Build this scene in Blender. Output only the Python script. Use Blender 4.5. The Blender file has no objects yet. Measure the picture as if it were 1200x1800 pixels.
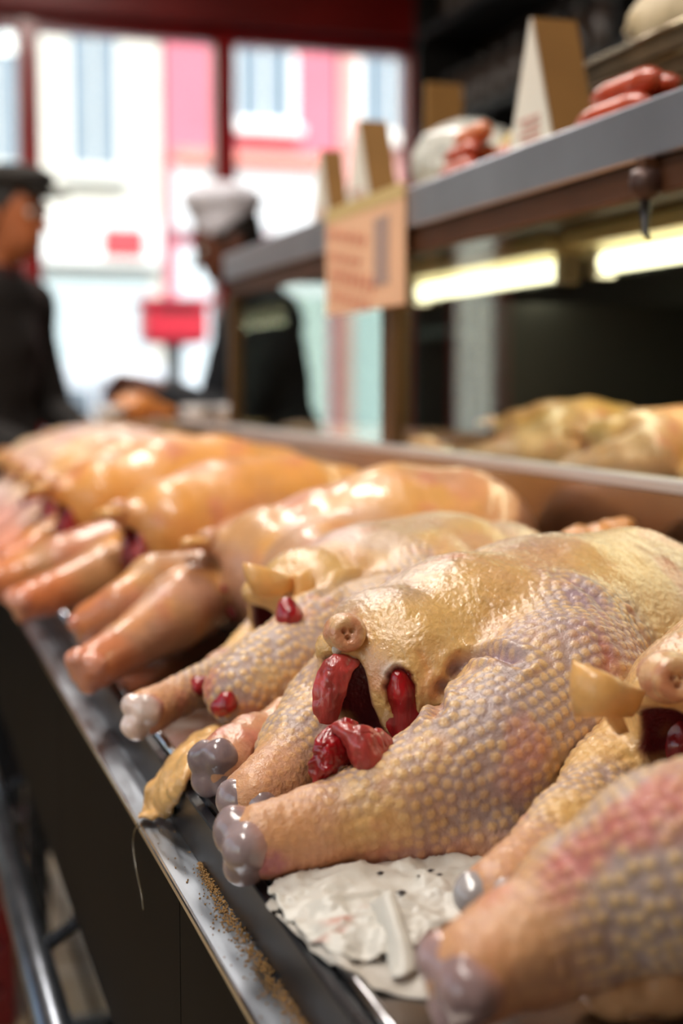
import bpy, math, random
import numpy as np
from mathutils import Vector, Matrix
from mathutils.kdtree import KDTree

S = bpy.context.scene
COL = S.collection
PI = math.pi

# ------------------------------------------------------------------ camera
F_PX, CAMZ = 2500.0, 1.17
PITCH = math.atan(230 / F_PX)
YAW = math.atan(810 / F_PX * math.cos(PITCH))
cd = bpy.data.cameras.new('camera'); cam = bpy.data.objects.new('camera', cd); COL.objects.link(cam)
cd.sensor_fit = 'VERTICAL'; cd.sensor_height = 36.0; cd.sensor_width = 24.0; cd.lens = 50.0
cam.location = (0, 0, CAMZ); cam.rotation_euler = (PI/2 - PITCH, 0, -YAW)
cd.clip_start = 0.05; cd.clip_end = 200
cd.dof.use_dof = True; cd.dof.focus_distance = 0.855; cd.dof.aperture_fstop = 3.5; cd.dof.aperture_blades = 0
S.camera = cam
# ------------------------------------------------------------------ view, sky, lamps
S.view_settings.view_transform = 'Standard'; S.view_settings.look = 'None'
S.view_settings.gamma = 1.0; S.view_settings.use_curve_mapping = False
S.view_settings.exposure = 0.02
W = bpy.data.worlds.new('sky'); S.world = W; W.use_nodes = True
wn = W.node_tree; wn.nodes.clear()
sky = wn.nodes.new('ShaderNodeTexSky'); sky.sky_type = 'NISHITA'; sky.sun_disc = False
sky.sun_elevation = math.radians(38); sky.sun_rotation = math.radians(200); sky.air_density = 1.2; sky.dust_density = 3.0
bg = wn.nodes.new('ShaderNodeBackground'); bg.inputs[1].default_value = 0.46
wo = wn.nodes.new('ShaderNodeOutputWorld')
wn.links.new(sky.outputs[0], bg.inputs[0]); wn.links.new(bg.outputs[0], wo.inputs[0])

sl = bpy.data.lights.new('sun', 'SUN'); sl.energy = 3.3; sl.angle = math.radians(3); sl.color = (1.0, .95, .88)
so = bpy.data.objects.new('sun', sl); COL.objects.link(so); so.rotation_euler = Vector((-.25, .85, -.75)).to_track_quat('-Z', 'Y').to_euler()

# ------------------------------------------------------------------ small maths
fw = np.array([math.sin(YAW)*math.cos(PITCH), math.cos(YAW)*math.cos(PITCH), -math.sin(PITCH)])
rt = np.array([math.cos(YAW), -math.sin(YAW), 0.0]); upv = np.cross(rt, fw)
CAMP = np.array([0, 0, CAMZ])
def ray(px, py): return fw + rt*(px-600)/F_PX + upv*(900-py)/F_PX
def onz(px, py, z): d = ray(px, py); return CAMP + d*((z-CAMZ)/d[2])
def onx(px, py, x): d = ray(px, py); return CAMP + d*(x/d[0])
def ony(px, py, y): d = ray(px, py); return CAMP + d*(y/d[1])
def lin(r, g, b):
    return tuple(((c/255)/12.92 if c/255 <= 0.04045 else ((c/255+0.055)/1.055)**2.4) for c in (r, g, b))
def L4(r, g, b): return lin(r, g, b) + (1.0,)

# ------------------------------------------------------------------ materials
MATS = {}
def mat(name, rgb=(128,128,128), rough=0.5, metal=0.0, noise=0.0, nscale=20, bump=0.0, bscale=60, coat=0.0,
        emit=None, estr=0.0, attr=None, sss=0.0, rvar=0.0, rgb2=None, spec=0.5, voro=None, stretch=None, wet=False):
    if name in MATS: return MATS[name]
    m = bpy.data.materials.new(name); m.use_nodes = True; nt = m.node_tree
    p = nt.nodes['Principled BSDF']
    p.inputs['Roughness'].default_value = rough; p.inputs['Metallic'].default_value = metal
    p.inputs['Base Color'].default_value = L4(*rgb); p.inputs['Specular IOR Level'].default_value = spec
    p.inputs['Coat Weight'].default_value = coat; p.inputs['Coat Roughness'].default_value = 0.09
    if sss:
        p.inputs['Subsurface Weight'].default_value = sss
        p.inputs['Subsurface Radius'].default_value = (1.0, 0.4, 0.2); p.inputs['Subsurface Scale'].default_value = 0.004
    tc = nt.nodes.new('ShaderNodeTexCoord'); vec = tc.outputs['Object']
    if stretch:
        mp = nt.nodes.new('ShaderNodeMapping'); mp.inputs['Scale'].default_value = stretch
        nt.links.new(vec, mp.inputs[0]); vec = mp.outputs[0]
    src = None
    if attr:
        a = nt.nodes.new('ShaderNodeAttribute'); a.attribute_name = attr; src = a.outputs['Color']
        if wet: nt.links.new(a.outputs['Alpha'], p.inputs['Coat Weight'])
    if noise or rgb2:
        n = nt.nodes.new('ShaderNodeTexNoise'); n.inputs['Scale'].default_value = nscale; n.inputs['Detail'].default_value = 5
        nt.links.new(vec, n.inputs['Vector'])
        if rgb2:
            cr = nt.nodes.new('ShaderNodeValToRGB'); cr.color_ramp.elements[0].position = 0.38; cr.color_ramp.elements[1].position = 0.62
            cr.color_ramp.elements[0].color = L4(*rgb); cr.color_ramp.elements[1].color = L4(*rgb2)
            nt.links.new(n.outputs[0], cr.inputs[0]); src = cr.outputs[0]
        if noise:
            mr = nt.nodes.new('ShaderNodeMapRange'); mr.inputs['From Min'].default_value = 0.3; mr.inputs['From Max'].default_value = 0.7
            mr.inputs['To Min'].default_value = 1-noise; mr.inputs['To Max'].default_value = 1+noise
            nt.links.new(n.outputs[0], mr.inputs[0])
            mx = nt.nodes.new('ShaderNodeMix'); mx.data_type = 'RGBA'; mx.blend_type = 'MULTIPLY'; mx.inputs[0].default_value = 1
            if src: nt.links.new(src, mx.inputs[6])
            else: mx.inputs[6].default_value = L4(*rgb)
            nt.links.new(mr.outputs[0], mx.inputs[7]); src = mx.outputs[2]
    if src: nt.links.new(src, p.inputs['Base Color'])
    if rvar:
        n2 = nt.nodes.new('ShaderNodeTexNoise'); n2.inputs['Scale'].default_value = nscale*1.7; n2.inputs['Detail'].default_value = 3
        nt.links.new(vec, n2.inputs['Vector'])
        m2 = nt.nodes.new('ShaderNodeMapRange'); m2.inputs['From Min'].default_value = 0.3; m2.inputs['From Max'].default_value = 0.7
        m2.inputs['To Min'].default_value = max(0.03, rough-rvar); m2.inputs['To Max'].default_value = rough+rvar
        nt.links.new(n2.outputs[0], m2.inputs[0]); nt.links.new(m2.outputs[0], p.inputs['Roughness'])
    hsrc = None
    if bump:
        b = nt.nodes.new('ShaderNodeBump'); b.inputs['Strength'].default_value = bump; b.inputs['Distance'].default_value = 0.002
        n3 = nt.nodes.new('ShaderNodeTexNoise'); n3.inputs['Scale'].default_value = bscale; n3.inputs['Detail'].default_value = 4
        nt.links.new(vec, n3.inputs['Vector']); nt.links.new(n3.outputs[0], b.inputs['Height'])
        nt.links.new(b.outputs[0], p.inputs['Normal']); nt.links.new(b.outputs[0], p.inputs['Coat Normal']); hsrc = b
    if voro:
        v = nt.nodes.new('ShaderNodeTexVoronoi'); v.inputs['Scale'].default_value = voro; v.inputs['Randomness'].default_value = 0.6
        nt.links.new(vec, v.inputs['Vector'])
        inv = nt.nodes.new('ShaderNodeMath'); inv.operation = 'SUBTRACT'; inv.inputs[0].default_value = 1; nt.links.new(v.outputs['Distance'], inv.inputs[1])
        b2 = nt.nodes.new('ShaderNodeBump'); b2.inputs['Strength'].default_value = 0.28; b2.inputs['Distance'].default_value = 0.0025
        nt.links.new(inv.outputs[0], b2.inputs['Height'])
        if hsrc: nt.links.new(hsrc.outputs[0], b2.inputs['Normal'])
        nt.links.new(b2.outputs[0], p.inputs['Normal'])
    if emit:
        p.inputs['Emission Color'].default_value = L4(*emit); p.inputs['Emission Strength'].default_value = estr
    MATS[name] = m
    return m

def glass_mat(name, tint=(245,250,250), ior=1.5, rough=0.01):
    if name in MATS: return MATS[name]
    m = bpy.data.materials.new(name); m.use_nodes = True; nt = m.node_tree; nt.nodes.clear()
    o = nt.nodes.new('ShaderNodeOutputMaterial'); mx = nt.nodes.new('ShaderNodeMixShader')
    t = nt.nodes.new('ShaderNodeBsdfTransparent'); g = nt.nodes.new('ShaderNodeBsdfGlossy'); geo = nt.nodes.new('ShaderNodeNewGeometry')
    t.inputs[0].default_value = L4(*tint); g.inputs['Roughness'].default_value = rough
    def mth(op, a, b=None):
        n = nt.nodes.new('ShaderNodeMath'); n.operation = op
        for k, v in enumerate((a, b)):
            if v is None: continue
            if isinstance(v, (int, float)): n.inputs[k].default_value = v
            else: nt.links.new(v, n.inputs[k])
        return n.outputs[0]
    dt = nt.nodes.new('ShaderNodeVectorMath'); dt.operation = 'DOT_PRODUCT'
    nt.links.new(geo.outputs['Incoming'], dt.inputs[0]); nt.links.new(geo.outputs['Normal'], dt.inputs[1])
    c = mth('SUBTRACT', 1.0, mth('ABSOLUTE', dt.outputs['Value'])); fr = mth('MULTIPLY_ADD', mth('POWER', c, 5.0), 0.96)
    fr.node.inputs[2].default_value = 0.04                     # Schlick reflectance, the same from both sides
    nt.links.new(fr, mx.inputs[0]); nt.links.new(t.outputs[0], mx.inputs[1]); nt.links.new(g.outputs[0], mx.inputs[2])
    nt.links.new(mx.outputs[0], o.inputs[0]); MATS[name] = m
    return m

skin_m = mat('skin', attr='col', rough=0.44, noise=0.08, nscale=180, rvar=0.12, bump=0.45, bscale=420, sss=0.08, wet=True)
skinf_m = mat('skin_far', attr='col', rough=0.40, noise=0.08, nscale=60, rvar=0.08, bump=0.12, bscale=200, coat=0.35, voro=150)
flesh_m = mat('flesh', (150,10,20), 0.28, noise=0.45, nscale=170, bump=0.35, bscale=420, coat=0.5, stretch=(1,1,0.15))
pinkflesh_m = mat('pink_flesh', (176,62,56), 0.32, noise=0.4, nscale=150, bump=0.3, bscale=380, coat=0.4, sss=0.1, stretch=(1,1,0.2))
fat_m = mat('yellow_fat', (226,170,100), 0.38, noise=0.12, nscale=60, bump=0.5, bscale=180, coat=0.2, sss=0.15)
white_m = mat('white_tendon', (222,208,192), 0.35, noise=0.12, nscale=150, bump=0.5, bscale=300, coat=0.3)
knuck_m = mat('grey_cartilage', attr='col', rough=0.22, noise=0.15, nscale=70, bump=0.2, bscale=150, coat=0.5, sss=0.08)
steel_m = mat('brushed_steel', (166,172,182), 0.36, 1.0, noise=0.10, nscale=12, rvar=0.08, stretch=(8,1,8))
dsteel_m = mat('dark_steel', (62,66,74), 0.30, 0.85, noise=0.3, nscale=40, rvar=0.12, bump=0.12, bscale=120)
black_m = mat('black_panel', (20,20,23), 0.34, 0.0, noise=0.3, nscale=25, rvar=0.1)
blackm_m = mat('black_enamel', (17,20,26), 0.30, 0.0, noise=0.1, nscale=12, rvar=0.03)

# ------------------------------------------------------------------ mesh helpers
def link(o, parent=None):
    COL.objects.link(o)
    if parent: o.parent = parent
    return o
def mesh(name, V, Fc, m, parent=None, smooth=False, col=None):
    me = bpy.data.meshes.new(name)
    V = np.asarray(V, dtype=np.float64)
    me.from_pydata(V.tolist() if len(V) < 4000 else V, [], Fc if isinstance(Fc, list) else Fc.tolist())
    me.update()
    if smooth: me.polygons.foreach_set('use_smooth', np.ones(len(me.polygons), dtype=bool))
    if col is not None:
        a = me.color_attributes.new('col', 'FLOAT_COLOR', 'POINT')
        c4 = np.ones((len(V), 4), dtype=np.float32); c4[:, :col.shape[1]] = col
        a.data.foreach_set('color', c4.ravel())
    me.materials.append(m)
    return link(bpy.data.objects.new(name, me), parent)
def tag(o, label=None, cat=None, group=None, kind=None):
    if label: o['label'] = label
    if cat: o['category'] = cat
    if group: o['group'] = group
    if kind: o['kind'] = kind
    return o
def empty(name, loc, rz=0.0, label=None, cat=None, group=None):
    o = bpy.data.objects.new(name, None); COL.objects.link(o)
    o.location = tuple(loc); o.rotation_euler = (0, 0, rz); o.empty_display_size = 0.05
    return tag(o, label, cat, group)
class MB:
    def __init__(s): s.V = []; s.F = []
    def add(s, V, Fc):
        n = len(s.V); s.V += [tuple(v) for v in V]; s.F += [tuple(i+n for i in f) for f in Fc]; return s
    def box(s, a, b, bev=0.0):
        x0, y0, z0 = a; x1, y1, z1 = b
        if bev <= 0:
            V = [(x0,y0,z0),(x1,y0,z0),(x1,y1,z0),(x0,y1,z0),(x0,y0,z1),(x1,y0,z1),(x1,y1,z1),(x0,y1,z1)]
            return s.add(V, [(3,2,1,0),(4,5,6,7),(0,1,5,4),(1,2,6,5),(2,3,7,6),(3,0,4,7)])
        c = [(a[i]+b[i])/2 for i in range(3)]; h = [abs(b[i]-a[i])/2 for i in range(3)]
        bev = min(bev, min(h)*0.9)
        V = []; idx = {}
        for sx in (-1, 1):
            for sy in (-1, 1):
                for sz in (-1, 1):
                    for ax in range(3):
                        p = [sx*h[0], sy*h[1], sz*h[2]]
                        for k in range(3):
                            if k != ax: p[k] -= (sx, sy, sz)[k]*bev
                        idx[(sx, sy, sz, ax)] = len(V); V.append(tuple(c[k]+p[k] for k in range(3)))
        Fc = []
        def f(*k): Fc.append(tuple(idx[q] for q in k))
        for sg in (-1, 1):
            f((sg,-1,-1,0),(sg,1,-1,0),(sg,1,1,0),(sg,-1,1,0)); f((-1,sg,-1,1),(-1,sg,1,1),(1,sg,1,1),(1,sg,-1,1)); f((-1,-1,sg,2),(1,-1,sg,2),(1,1,sg,2),(-1,1,sg,2))
        for p in (-1, 1):
            for q in (-1, 1):
                f((p,q,-1,0),(p,q,1,0),(p,q,1,1),(p,q,-1,1)); f((p,-1,q,0),(p,1,q,0),(p,1,q,2),(p,-1,q,2)); f((-1,p,q,1),(1,p,q,1),(1,p,q,2),(-1,p,q,2))
                for r in (-1, 1): f((p,q,r,0),(p,q,r,1),(p,q,r,2))
        return s.add(V, Fc)
    def tube(s, pts, rad, n=12, cap=True):
        V, Fc = tube_geo(pts, rad, n, cap); return s.add(V, Fc)
    def build(s, name, m, parent=None, smooth=False):
        import bmesh
        o = mesh(name, s.V, s.F, m, parent, smooth)
        bm = bmesh.new(); bm.from_mesh(o.data); bmesh.ops.recalc_face_normals(bm, faces=bm.faces); bm.to_mesh(o.data); bm.free()
        return o
def catmull(pts, per=6):
    P = np.asarray(pts, float)
    if len(P) < 3 or per <= 1: return P
    out = []
    Q = np.vstack([2*P[0]-P[1], P, 2*P[-1]-P[-2]])
    for i in range(1, len(Q)-2):
        for t in np.linspace(0, 1, per, endpoint=False):
            a, b, c, d = Q[i-1], Q[i], Q[i+1], Q[i+2]
            out.append(0.5*((2*b)+(-a+c)*t+(2*a-5*b+4*c-d)*t*t+(-a+3*b-3*c+d)*t**3))
    out.append(P[-1]); return np.array(out)
def tube_geo(pts, rad, n=12, cap=True):
    P = np.asarray(pts, float); r = np.broadcast_to(np.asarray(rad, float), (len(P),))
    T = np.gradient(P, axis=0); T /= np.linalg.norm(T, axis=1, keepdims=True)+1e-12
    u = np.cross(T[0], [0, 0, 1.0]);
    if np.linalg.norm(u) < 1e-3: u = np.cross(T[0], [0, 1.0, 0])
    V = []
    for i in range(len(P)):
        u = u - T[i]*np.dot(u, T[i]); u /= np.linalg.norm(u)+1e-12; w = np.cross(T[i], u)
        for k in range(n):
            a = 2*PI*k/n; V.append(P[i]+r[i]*(u*math.cos(a)+w*math.sin(a)))
    Fc = [(i*n+k, i*n+(k+1) % n, (i+1)*n+(k+1) % n, (i+1)*n+k) for i in range(len(P)-1) for k in range(n)]
    if cap: Fc += [tuple(range(n-1, -1, -1)), tuple((len(P)-1)*n+k for k in range(n))]
    return V, Fc
def lathe_geo(prof, n=24, axis_o=(0, 0, 0)):
    V = [(axis_o[0]+r*math.cos(2*PI*k/n), axis_o[1]+r*math.sin(2*PI*k/n), axis_o[2]+z) for r, z in prof for k in range(n)]
    m_ = len(prof)
    Fc = [(i*n+k, i*n+(k+1) % n, (i+1)*n+(k+1) % n, (i+1)*n+k) for i in range(m_-1) for k in range(n)]
    Fc += [tuple(range(n-1, -1, -1)), tuple((m_-1)*n+k for k in range(n))]
    return V, Fc
def flap_geo(ctrl, thick=0.003, nu=18, nv=18, edge=0.35, noise=0.0, seed=0, nsc=60.0, rag=0.0):
    """thick curved sheet from a grid of control points (Bezier surface)"""
    C = np.asarray(ctrl, float); n, m_ = C.shape[:2]
    def B(k, N, t): return math.comb(N, k)*t**k*(1-t)**(N-k)
    u = np.linspace(0, 1, nu); v = np.linspace(0, 1, nv)
    Bu = np.array([B(k, n-1, u) for k in range(n)]); Bv = np.array([B(k, m_-1, v) for k in range(m_)])
    P = np.einsum('ia,jb,ijc->abc', Bu, Bv, C)
    if rag:
        Pf = P.reshape(-1, 3); P = P+rag*np.stack([2*fnoise(Pf, nsc*1.3, seed+20+k)-1 for k in range(3)], 1).reshape(P.shape)
    du = np.gradient(P, axis=0); dv = np.gradient(P, axis=1); N = np.cross(du, dv); N /= np.linalg.norm(N, axis=2, keepdims=True)+1e-12
    if noise: P = P + N*(vnoise(P.reshape(-1, 3), nsc, seed)-0.5).reshape(nu, nv, 1)*2*noise
    eu = np.minimum(u, 1-u)[:, None]; ev = np.minimum(v, 1-v)[None, :]; e = np.minimum(eu, ev)*2
    th = thick*(edge+(1-edge)*np.sqrt(np.clip(e*3, 0, 1)))/2
    A = (P+N*th[..., None]).reshape(-1, 3); Bt = (P-N*th[..., None]).reshape(-1, 3); k0 = nu*nv
    Fc = []
    for i in range(nu-1):
        for j in range(nv-1):
            a = i*nv+j; Fc.append((a, a+nv, a+nv+1, a+1)); Fc.append((k0+a+1, k0+a+nv+1, k0+a+nv, k0+a))
    per = [(i, 0) for i in range(nu)]+[(nu-1, j) for j in range(1, nv)]+[(i, nv-1) for i in range(nu-2, -1, -1)]+[(0, j) for j in range(nv-2, 0, -1)]
    per = [i*nv+j for i, j in per]
    for q in range(len(per)):
        a, b = per[q], per[(q+1) % len(per)]; Fc.append((b, a, k0+a, k0+b))
    return np.vstack([A, Bt]), Fc
_rng = np.random.RandomState(5); _TAB = _rng.rand(8192).astype(np.float32)
def vnoise(P, sc, seed=0):
    Q = np.asarray(P, np.float32)*sc + seed*17.31
    I = np.floor(Q).astype(np.int64); f = Q-I; f = f*f*(3-2*f); out = 0
    for dx in (0, 1):
        for dy in (0, 1):
            for dz in (0, 1):
                h = ((I[:, 0]+dx)*73856093 ^ (I[:, 1]+dy)*19349663 ^ (I[:, 2]+dz)*83492791) & 8191
                w = (f[:, 0] if dx else 1-f[:, 0])*(f[:, 1] if dy else 1-f[:, 1])*(f[:, 2] if dz else 1-f[:, 2])
                out = out + w*_TAB[h]
    return out
def fnoise(P, sc, seed=0): return 0.6*vnoise(P, sc, seed)+0.28*vnoise(P, sc*2.1, seed+1)+0.12*vnoise(P, sc*4.3, seed+2)
def sst(x, a, b): t = np.clip((x-a)/(b-a), 0, 1); return t*t*(3-2*t)

# ------------------------------------------------------------------ signed distance shapes
def sd_chain(P, pts, flat=None):
    """tapered rounded limb through pts (x,y,z,r)"""
    d = None
    for (ax, ay, az, ra), (bx, by, bz, rb) in zip(pts[:-1], pts[1:]):
        a = np.array([ax, ay, az], np.float32); ba = np.array([bx-ax, by-ay, bz-az], np.float32)
        pa = P-a
        t = np.clip((pa@ba)/max(float(ba@ba), 1e-9), 0, 1)
        q = pa-t[:, None]*ba
        if flat is not None: q = q*np.asarray(flat, np.float32)
        dd = np.sqrt((q*q).sum(1))-(ra+(rb-ra)*t)
        d = dd if d is None else smin(d, dd, 0.006)
    return d
def sd_ell(P, c, r, R=None):
    q = P-np.asarray(c, np.float32)
    if R is not None: q = q@np.asarray(R, np.float32)
    r = np.asarray(r, np.float32); k0 = np.sqrt(((q/r)**2).sum(1)); k1 = np.sqrt(((q/(r*r))**2).sum(1))
    return k0*(k0-1)/np.maximum(k1, 1e-9)
def smin(a, b, k):
    h = np.maximum(k-np.abs(a-b), 0)/k; return np.minimum(a, b)-h*h*k*0.25
def smax(a, b, k): return -smin(-a, -b, k)
def nets(fn, lo, hi, h):
    """surface nets over a box; returns verts, quads"""
    lo = np.asarray(lo, float); n = np.ceil((np.asarray(hi, float)-lo)/h).astype(int)+1
    ax = [lo[i]+h*np.arange(n[i]) for i in range(3)]
    # coarse pass first: only evaluate near the surface
    K = 4; nc = (n+K-1)//K+1
    cax = [lo[i]+h*K*np.arange(nc[i]) for i in range(3)]
    CG = np.stack(np.meshgrid(*cax, indexing='ij'), -1).reshape(-1, 3).astype(np.float32)
    near = (np.abs(fn(CG)) < h*K*1.9+.004).reshape(nc); sg = (fn(CG) < 0).reshape(nc)
    ix = [np.minimum((np.arange(n[i])+K//2)//K, nc[i]-1) for i in range(3)]
    nm = near[np.ix_(*ix)].ravel(); D = np.where(sg[np.ix_(*ix)].ravel(), -1.0, 1.0).astype(np.float32)
    G = np.stack(np.meshgrid(*ax, indexing='ij'), -1).reshape(-1, 3)[nm].astype(np.float32)
    R_ = np.empty(len(G), np.float32)
    for s in range(0, len(G), 400000): R_[s:s+400000] = fn(G[s:s+400000])
    D[nm] = R_
    D = D.reshape(n); D[0] = D[-1] = 1; D[:, 0] = D[:, -1] = 1; D[:, :, 0] = D[:, :, -1] = 1
    ins = D < 0
    c = [slice(0, -1), slice(1, None)]
    cnt = sum(ins[c[i], c[j], c[k]].astype(np.int8) for i in (0, 1) for j in (0, 1) for k in (0, 1))
    act = (cnt > 0) & (cnt < 8)
    cid = np.full(act.shape, -1, np.int64); cells = np.argwhere(act); cid[act] = np.arange(len(cells))
    acc = np.zeros((len(cells), 3)); wt = np.zeros(len(cells))
    cor = [(i, j, k) for i in (0, 1) for j in (0, 1) for k in (0, 1)]
    val = {q: D[cells[:, 0]+q[0], cells[:, 1]+q[1], cells[:, 2]+q[2]] for q in cor}
    for q in cor:
        for a in range(3):
            if q[a] == 0:
                q2 = list(q); q2[a] = 1; q2 = tuple(q2); v0, v1 = val[q], val[q2]; cr = (v0 < 0) != (v1 < 0)
                t = np.where(cr, v0/np.where(cr, v0-v1, 1), 0); p = np.tile(np.array(q, float), (len(cells), 1)); p[:, a] += t
                acc[cr] += p[cr]; wt[cr] += 1
    V = lo+h*(cells+acc/wt[:, None])
    Q = []
    for a in range(3):
        b, c_ = (a+1) % 3, (a+2) % 3
        sl0 = [slice(None)]*3; sl1 = [slice(None)]*3; sl0[a] = slice(0, -1); sl1[a] = slice(1, None)
        e = ins[tuple(sl0)] != ins[tuple(sl1)]
        E_ = np.argwhere(e); ok = (E_[:, b] > 0) & (E_[:, c_] > 0) & (E_[:, b] < n[b]-1) & (E_[:, c_] < n[c_]-1); E_ = E_[ok]
        flip = ins[tuple(E_.T)]
        def g(db, dc): X = E_.copy(); X[:, b] -= db; X[:, c_] -= dc; return cid[tuple(X.T)]
        q = np.stack([g(1, 1), g(0, 1), g(0, 0), g(1, 0)], 1); q[~flip] = q[~flip][:, ::-1]; Q.append(q)
    return V, np.vstack(Q)
def subdiv(V, Q):
    e = np.stack([Q, np.roll(Q, -1, 1)], -1).reshape(-1, 2); es = np.sort(e, 1)
    key = es[:, 0]*len(V)+es[:, 1]; u, inv = np.unique(key, return_inverse=True)
    mid = (V[u//len(V)]+V[u % len(V)])/2; m_ = inv.reshape(-1, 4)+len(V)
    fc = V[Q].mean(1); f0 = len(V)+len(mid)+np.arange(len(Q))
    NV = np.vstack([V, mid, fc]); R = []
    for k in range(4): R.append(np.stack([Q[:, k], m_[:, k], f0, m_[:, k-1]], 1))
    return NV, np.vstack(R)
def project(fn, V, it=2, e=0.0006):
    V = V.astype(np.float32)
    for _ in range(it):
        d = fn(V); g = np.stack([fn(V+np.eye(3, dtype=np.float32)[k]*e)-d for k in range(3)], 1)/e
        gn = np.sqrt((g*g).sum(1, keepdims=True))+1e-6
        V = V-np.clip(d, -0.004, 0.004)[:, None]*g/np.maximum(gn, 0.4)
    return V, g/gn
def sdf_obj(name, fn, lo, hi, h, m, parent=None, sub=False, colf=None, disp=None):
    V, Q = nets(fn, lo, hi, h)
    if sub: V, Q = subdiv(V, Q)
    V, N = project(fn, V)
    if disp is not None: V = V+N*disp(V)[:, None]
    col = colf(V, N) if colf else None
    return mesh(name, V, Q, m, parent, True, col)

# ================================================================== STRUCTURE
def struct(o): o['kind'] = 'structure'; return o
floor_m = mat('floor_tile', (186,158,116), 0.35, noise=0.15, nscale=8, rvar=0.1)
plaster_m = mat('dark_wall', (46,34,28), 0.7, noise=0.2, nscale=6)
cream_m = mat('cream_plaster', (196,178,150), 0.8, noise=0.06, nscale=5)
ceil_m = mat('ceiling_paint', (205,196,184), 0.85, noise=0.05, nscale=4)
red_m = mat('red_lacquer', (158,6,14), 0.35, noise=0.12, nscale=6, coat=0.2)
redtop_m = mat('dark_red_beam', (128,18,16), 0.45, noise=0.25, nscale=3)
pane_m = glass_mat('window_glass')
XL, XR, YF, YB, ZC = -2.6, 2.40, -2.6, 6.0, 3.1
# floor: a slab with tiles laid on it near the counter front
fl = struct(MB().box((XL-.2, YF-.2, -.12), (XR+.2, YB+.2, -.012)).build('floor', mat('grout', (92,78,62), 0.8)))
tm = MB().box((-.145, -.145, -.012), (.145, .145, 0), .003).build('tile', floor_m, fl)
tme = tm.data; first = True
for i in range(11):
    for j in range(26):
        x = -1.6+i*.3; y = -1.5+j*.3
        o = tm if first else link(bpy.data.objects.new('tile', tme), fl)
        o.location = (x, y, 0); first = False
struct(MB().box((XL-.2, YF-.2, ZC), (XR+.2, YB+.2, ZC+.12)).build('ceiling', ceil_m))
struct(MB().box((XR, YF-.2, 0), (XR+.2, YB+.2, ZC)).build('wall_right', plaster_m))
struct(MB().box((XL-.2, YF-.2, 0), (XR+.2, YF, ZC)).build('wall_front', cream_m))
# left wall: piers and sills around two shop windows
wl = MB(); wl.box((XL-.2, YF, 0), (XL, YB, .45)); wl.box((XL-.2, YF, 2.7), (XL, YB, ZC))
for y0, y1 in ((YF, -1.9), (1.0, 1.3), (4.2, YB)): wl.box((XL-.2, y0, .45), (XL, y1, 2.7))
struct(wl.build('wall_left', cream_m))
# back wall: glazed shop front. openings in x
ops = [(-1.42, -1.12), (.12, 2.28)]; ZS, ZT = .30, 2.64
wb = MB(); wb.box((XL, YB, 0), (XR, YB+.2, ZS)); wb.box((XL, YB, ZT), (XR, YB+.2, ZC))
for a, b in ((XL, ops[0][0]), (ops[0][1], ops[1][0]), (ops[1][1], XR)): wb.box((a, YB, ZS), (b, YB+.2, ZT))
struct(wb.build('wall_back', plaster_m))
def window(name, fixed, a0, a1, z0, z1, mull, axis='x', t=.05, w=.085):
    """frame with mullions and one pane per bay"""
    fm = MB(); 
    def bx(p0, p1, q0, q1, d0, d1):
        if axis == 'x': fm.box((p0, fixed+d0, q0), (p1, fixed+d1, q1), .006)
        else: fm.box((fixed+d0, p0, q0), (fixed+d1, p1, q1), .006)
    bx(a0, a1, z0, z0+w, 0, t*2); bx(a0, a1, z1-.05, z1, 0, t*2)
    bx(a0, a0+.04, z0, z1, 0, t*2); bx(a1-.04, a1, z0, z1, 0, t*2)
    for c in mull: bx(c-w/2, c+w/2, z0, z1, -.01, t*2.2)
    o = struct(fm.build(name, red_m))
    ed = [a0+.04]+[q for c in mull for q in (c-w/2, c+w/2)]+[a1-.04]
    for k in range(0, len(ed), 2):
        if axis == 'x': MB().box((ed[k]-.005, fixed+.04, z0+.05), (ed[k+1]+.005, fixed+.046, z1-.04)).build('pane', pane_m, o)
        else: MB().box((fixed+.04, ed[k]-.005, z0+.05), (fixed+.046, ed[k+1]+.005, z1-.04)).build('pane', pane_m, o)
    return o
window('window_1', YB, ops[1][0], ops[1][1], ZS, ZT, [.604, 1.42])
window('window_2', YB, ops[0][0], ops[0][1], ZS, ZT, [], w=.05)
window('window_3', XL-.1, -1.9, 1.0, .45, 2.7, [-.95, 0.05], 'y')
window('window_4', XL-.1, 1.3, 4.2, .45, 2.7, [2.25, 3.2], 'y')
struct(MB().box((XL, YB-.10, ZT), (XR-.12, YB-.001, ZT+.20), .01).build('trim_1', redtop_m))
struct(MB().box((2.285, YB-.14, 0), (2.40, YB, ZC)).build('trim_2', mat('beige_pilaster', (150,122,88), 0.7, noise=0.1, nscale=5)))

# unseen ceiling lamps, added for fill and for sparkle on the wet skin
lamp_body = mat('lamp_housing', (210,208,202), 0.5)
def added_lamp(x, y, lx, ly, power, colr=(1.0, .95, .88), label=''):
    e = empty('added_lamp', (x, y, ZC), 0, label, 'lamp', 'added ceiling lamps')
    m_ = MB(); m_.box((-lx/2-.02, -ly/2-.02, -.07), (lx/2+.02, ly/2+.02, 0), .01); m_.build('housing', lamp_body, e)
    MB().box((-lx/2, -ly/2, -.078), (lx/2, ly/2, -.0705)).build('diffuser', mat('lamp_diffuser', (240,235,225), 0.5, emit=(255,232,198), estr=4.0), e)
    l = bpy.data.lights.new('added_light', 'AREA'); l.shape = 'RECTANGLE'; l.size = lx; l.size_y = ly; l.energy = power; l.color = colr
    lo = bpy.data.objects.new('added_light', l); COL.objects.link(lo); lo.parent = e; lo.location = (0, 0, -.085)
added_lamp(-.45, .60, .16, 1.3, 32, label='added long fill lamp panel on the ceiling over the customer side of the counter')
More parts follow.
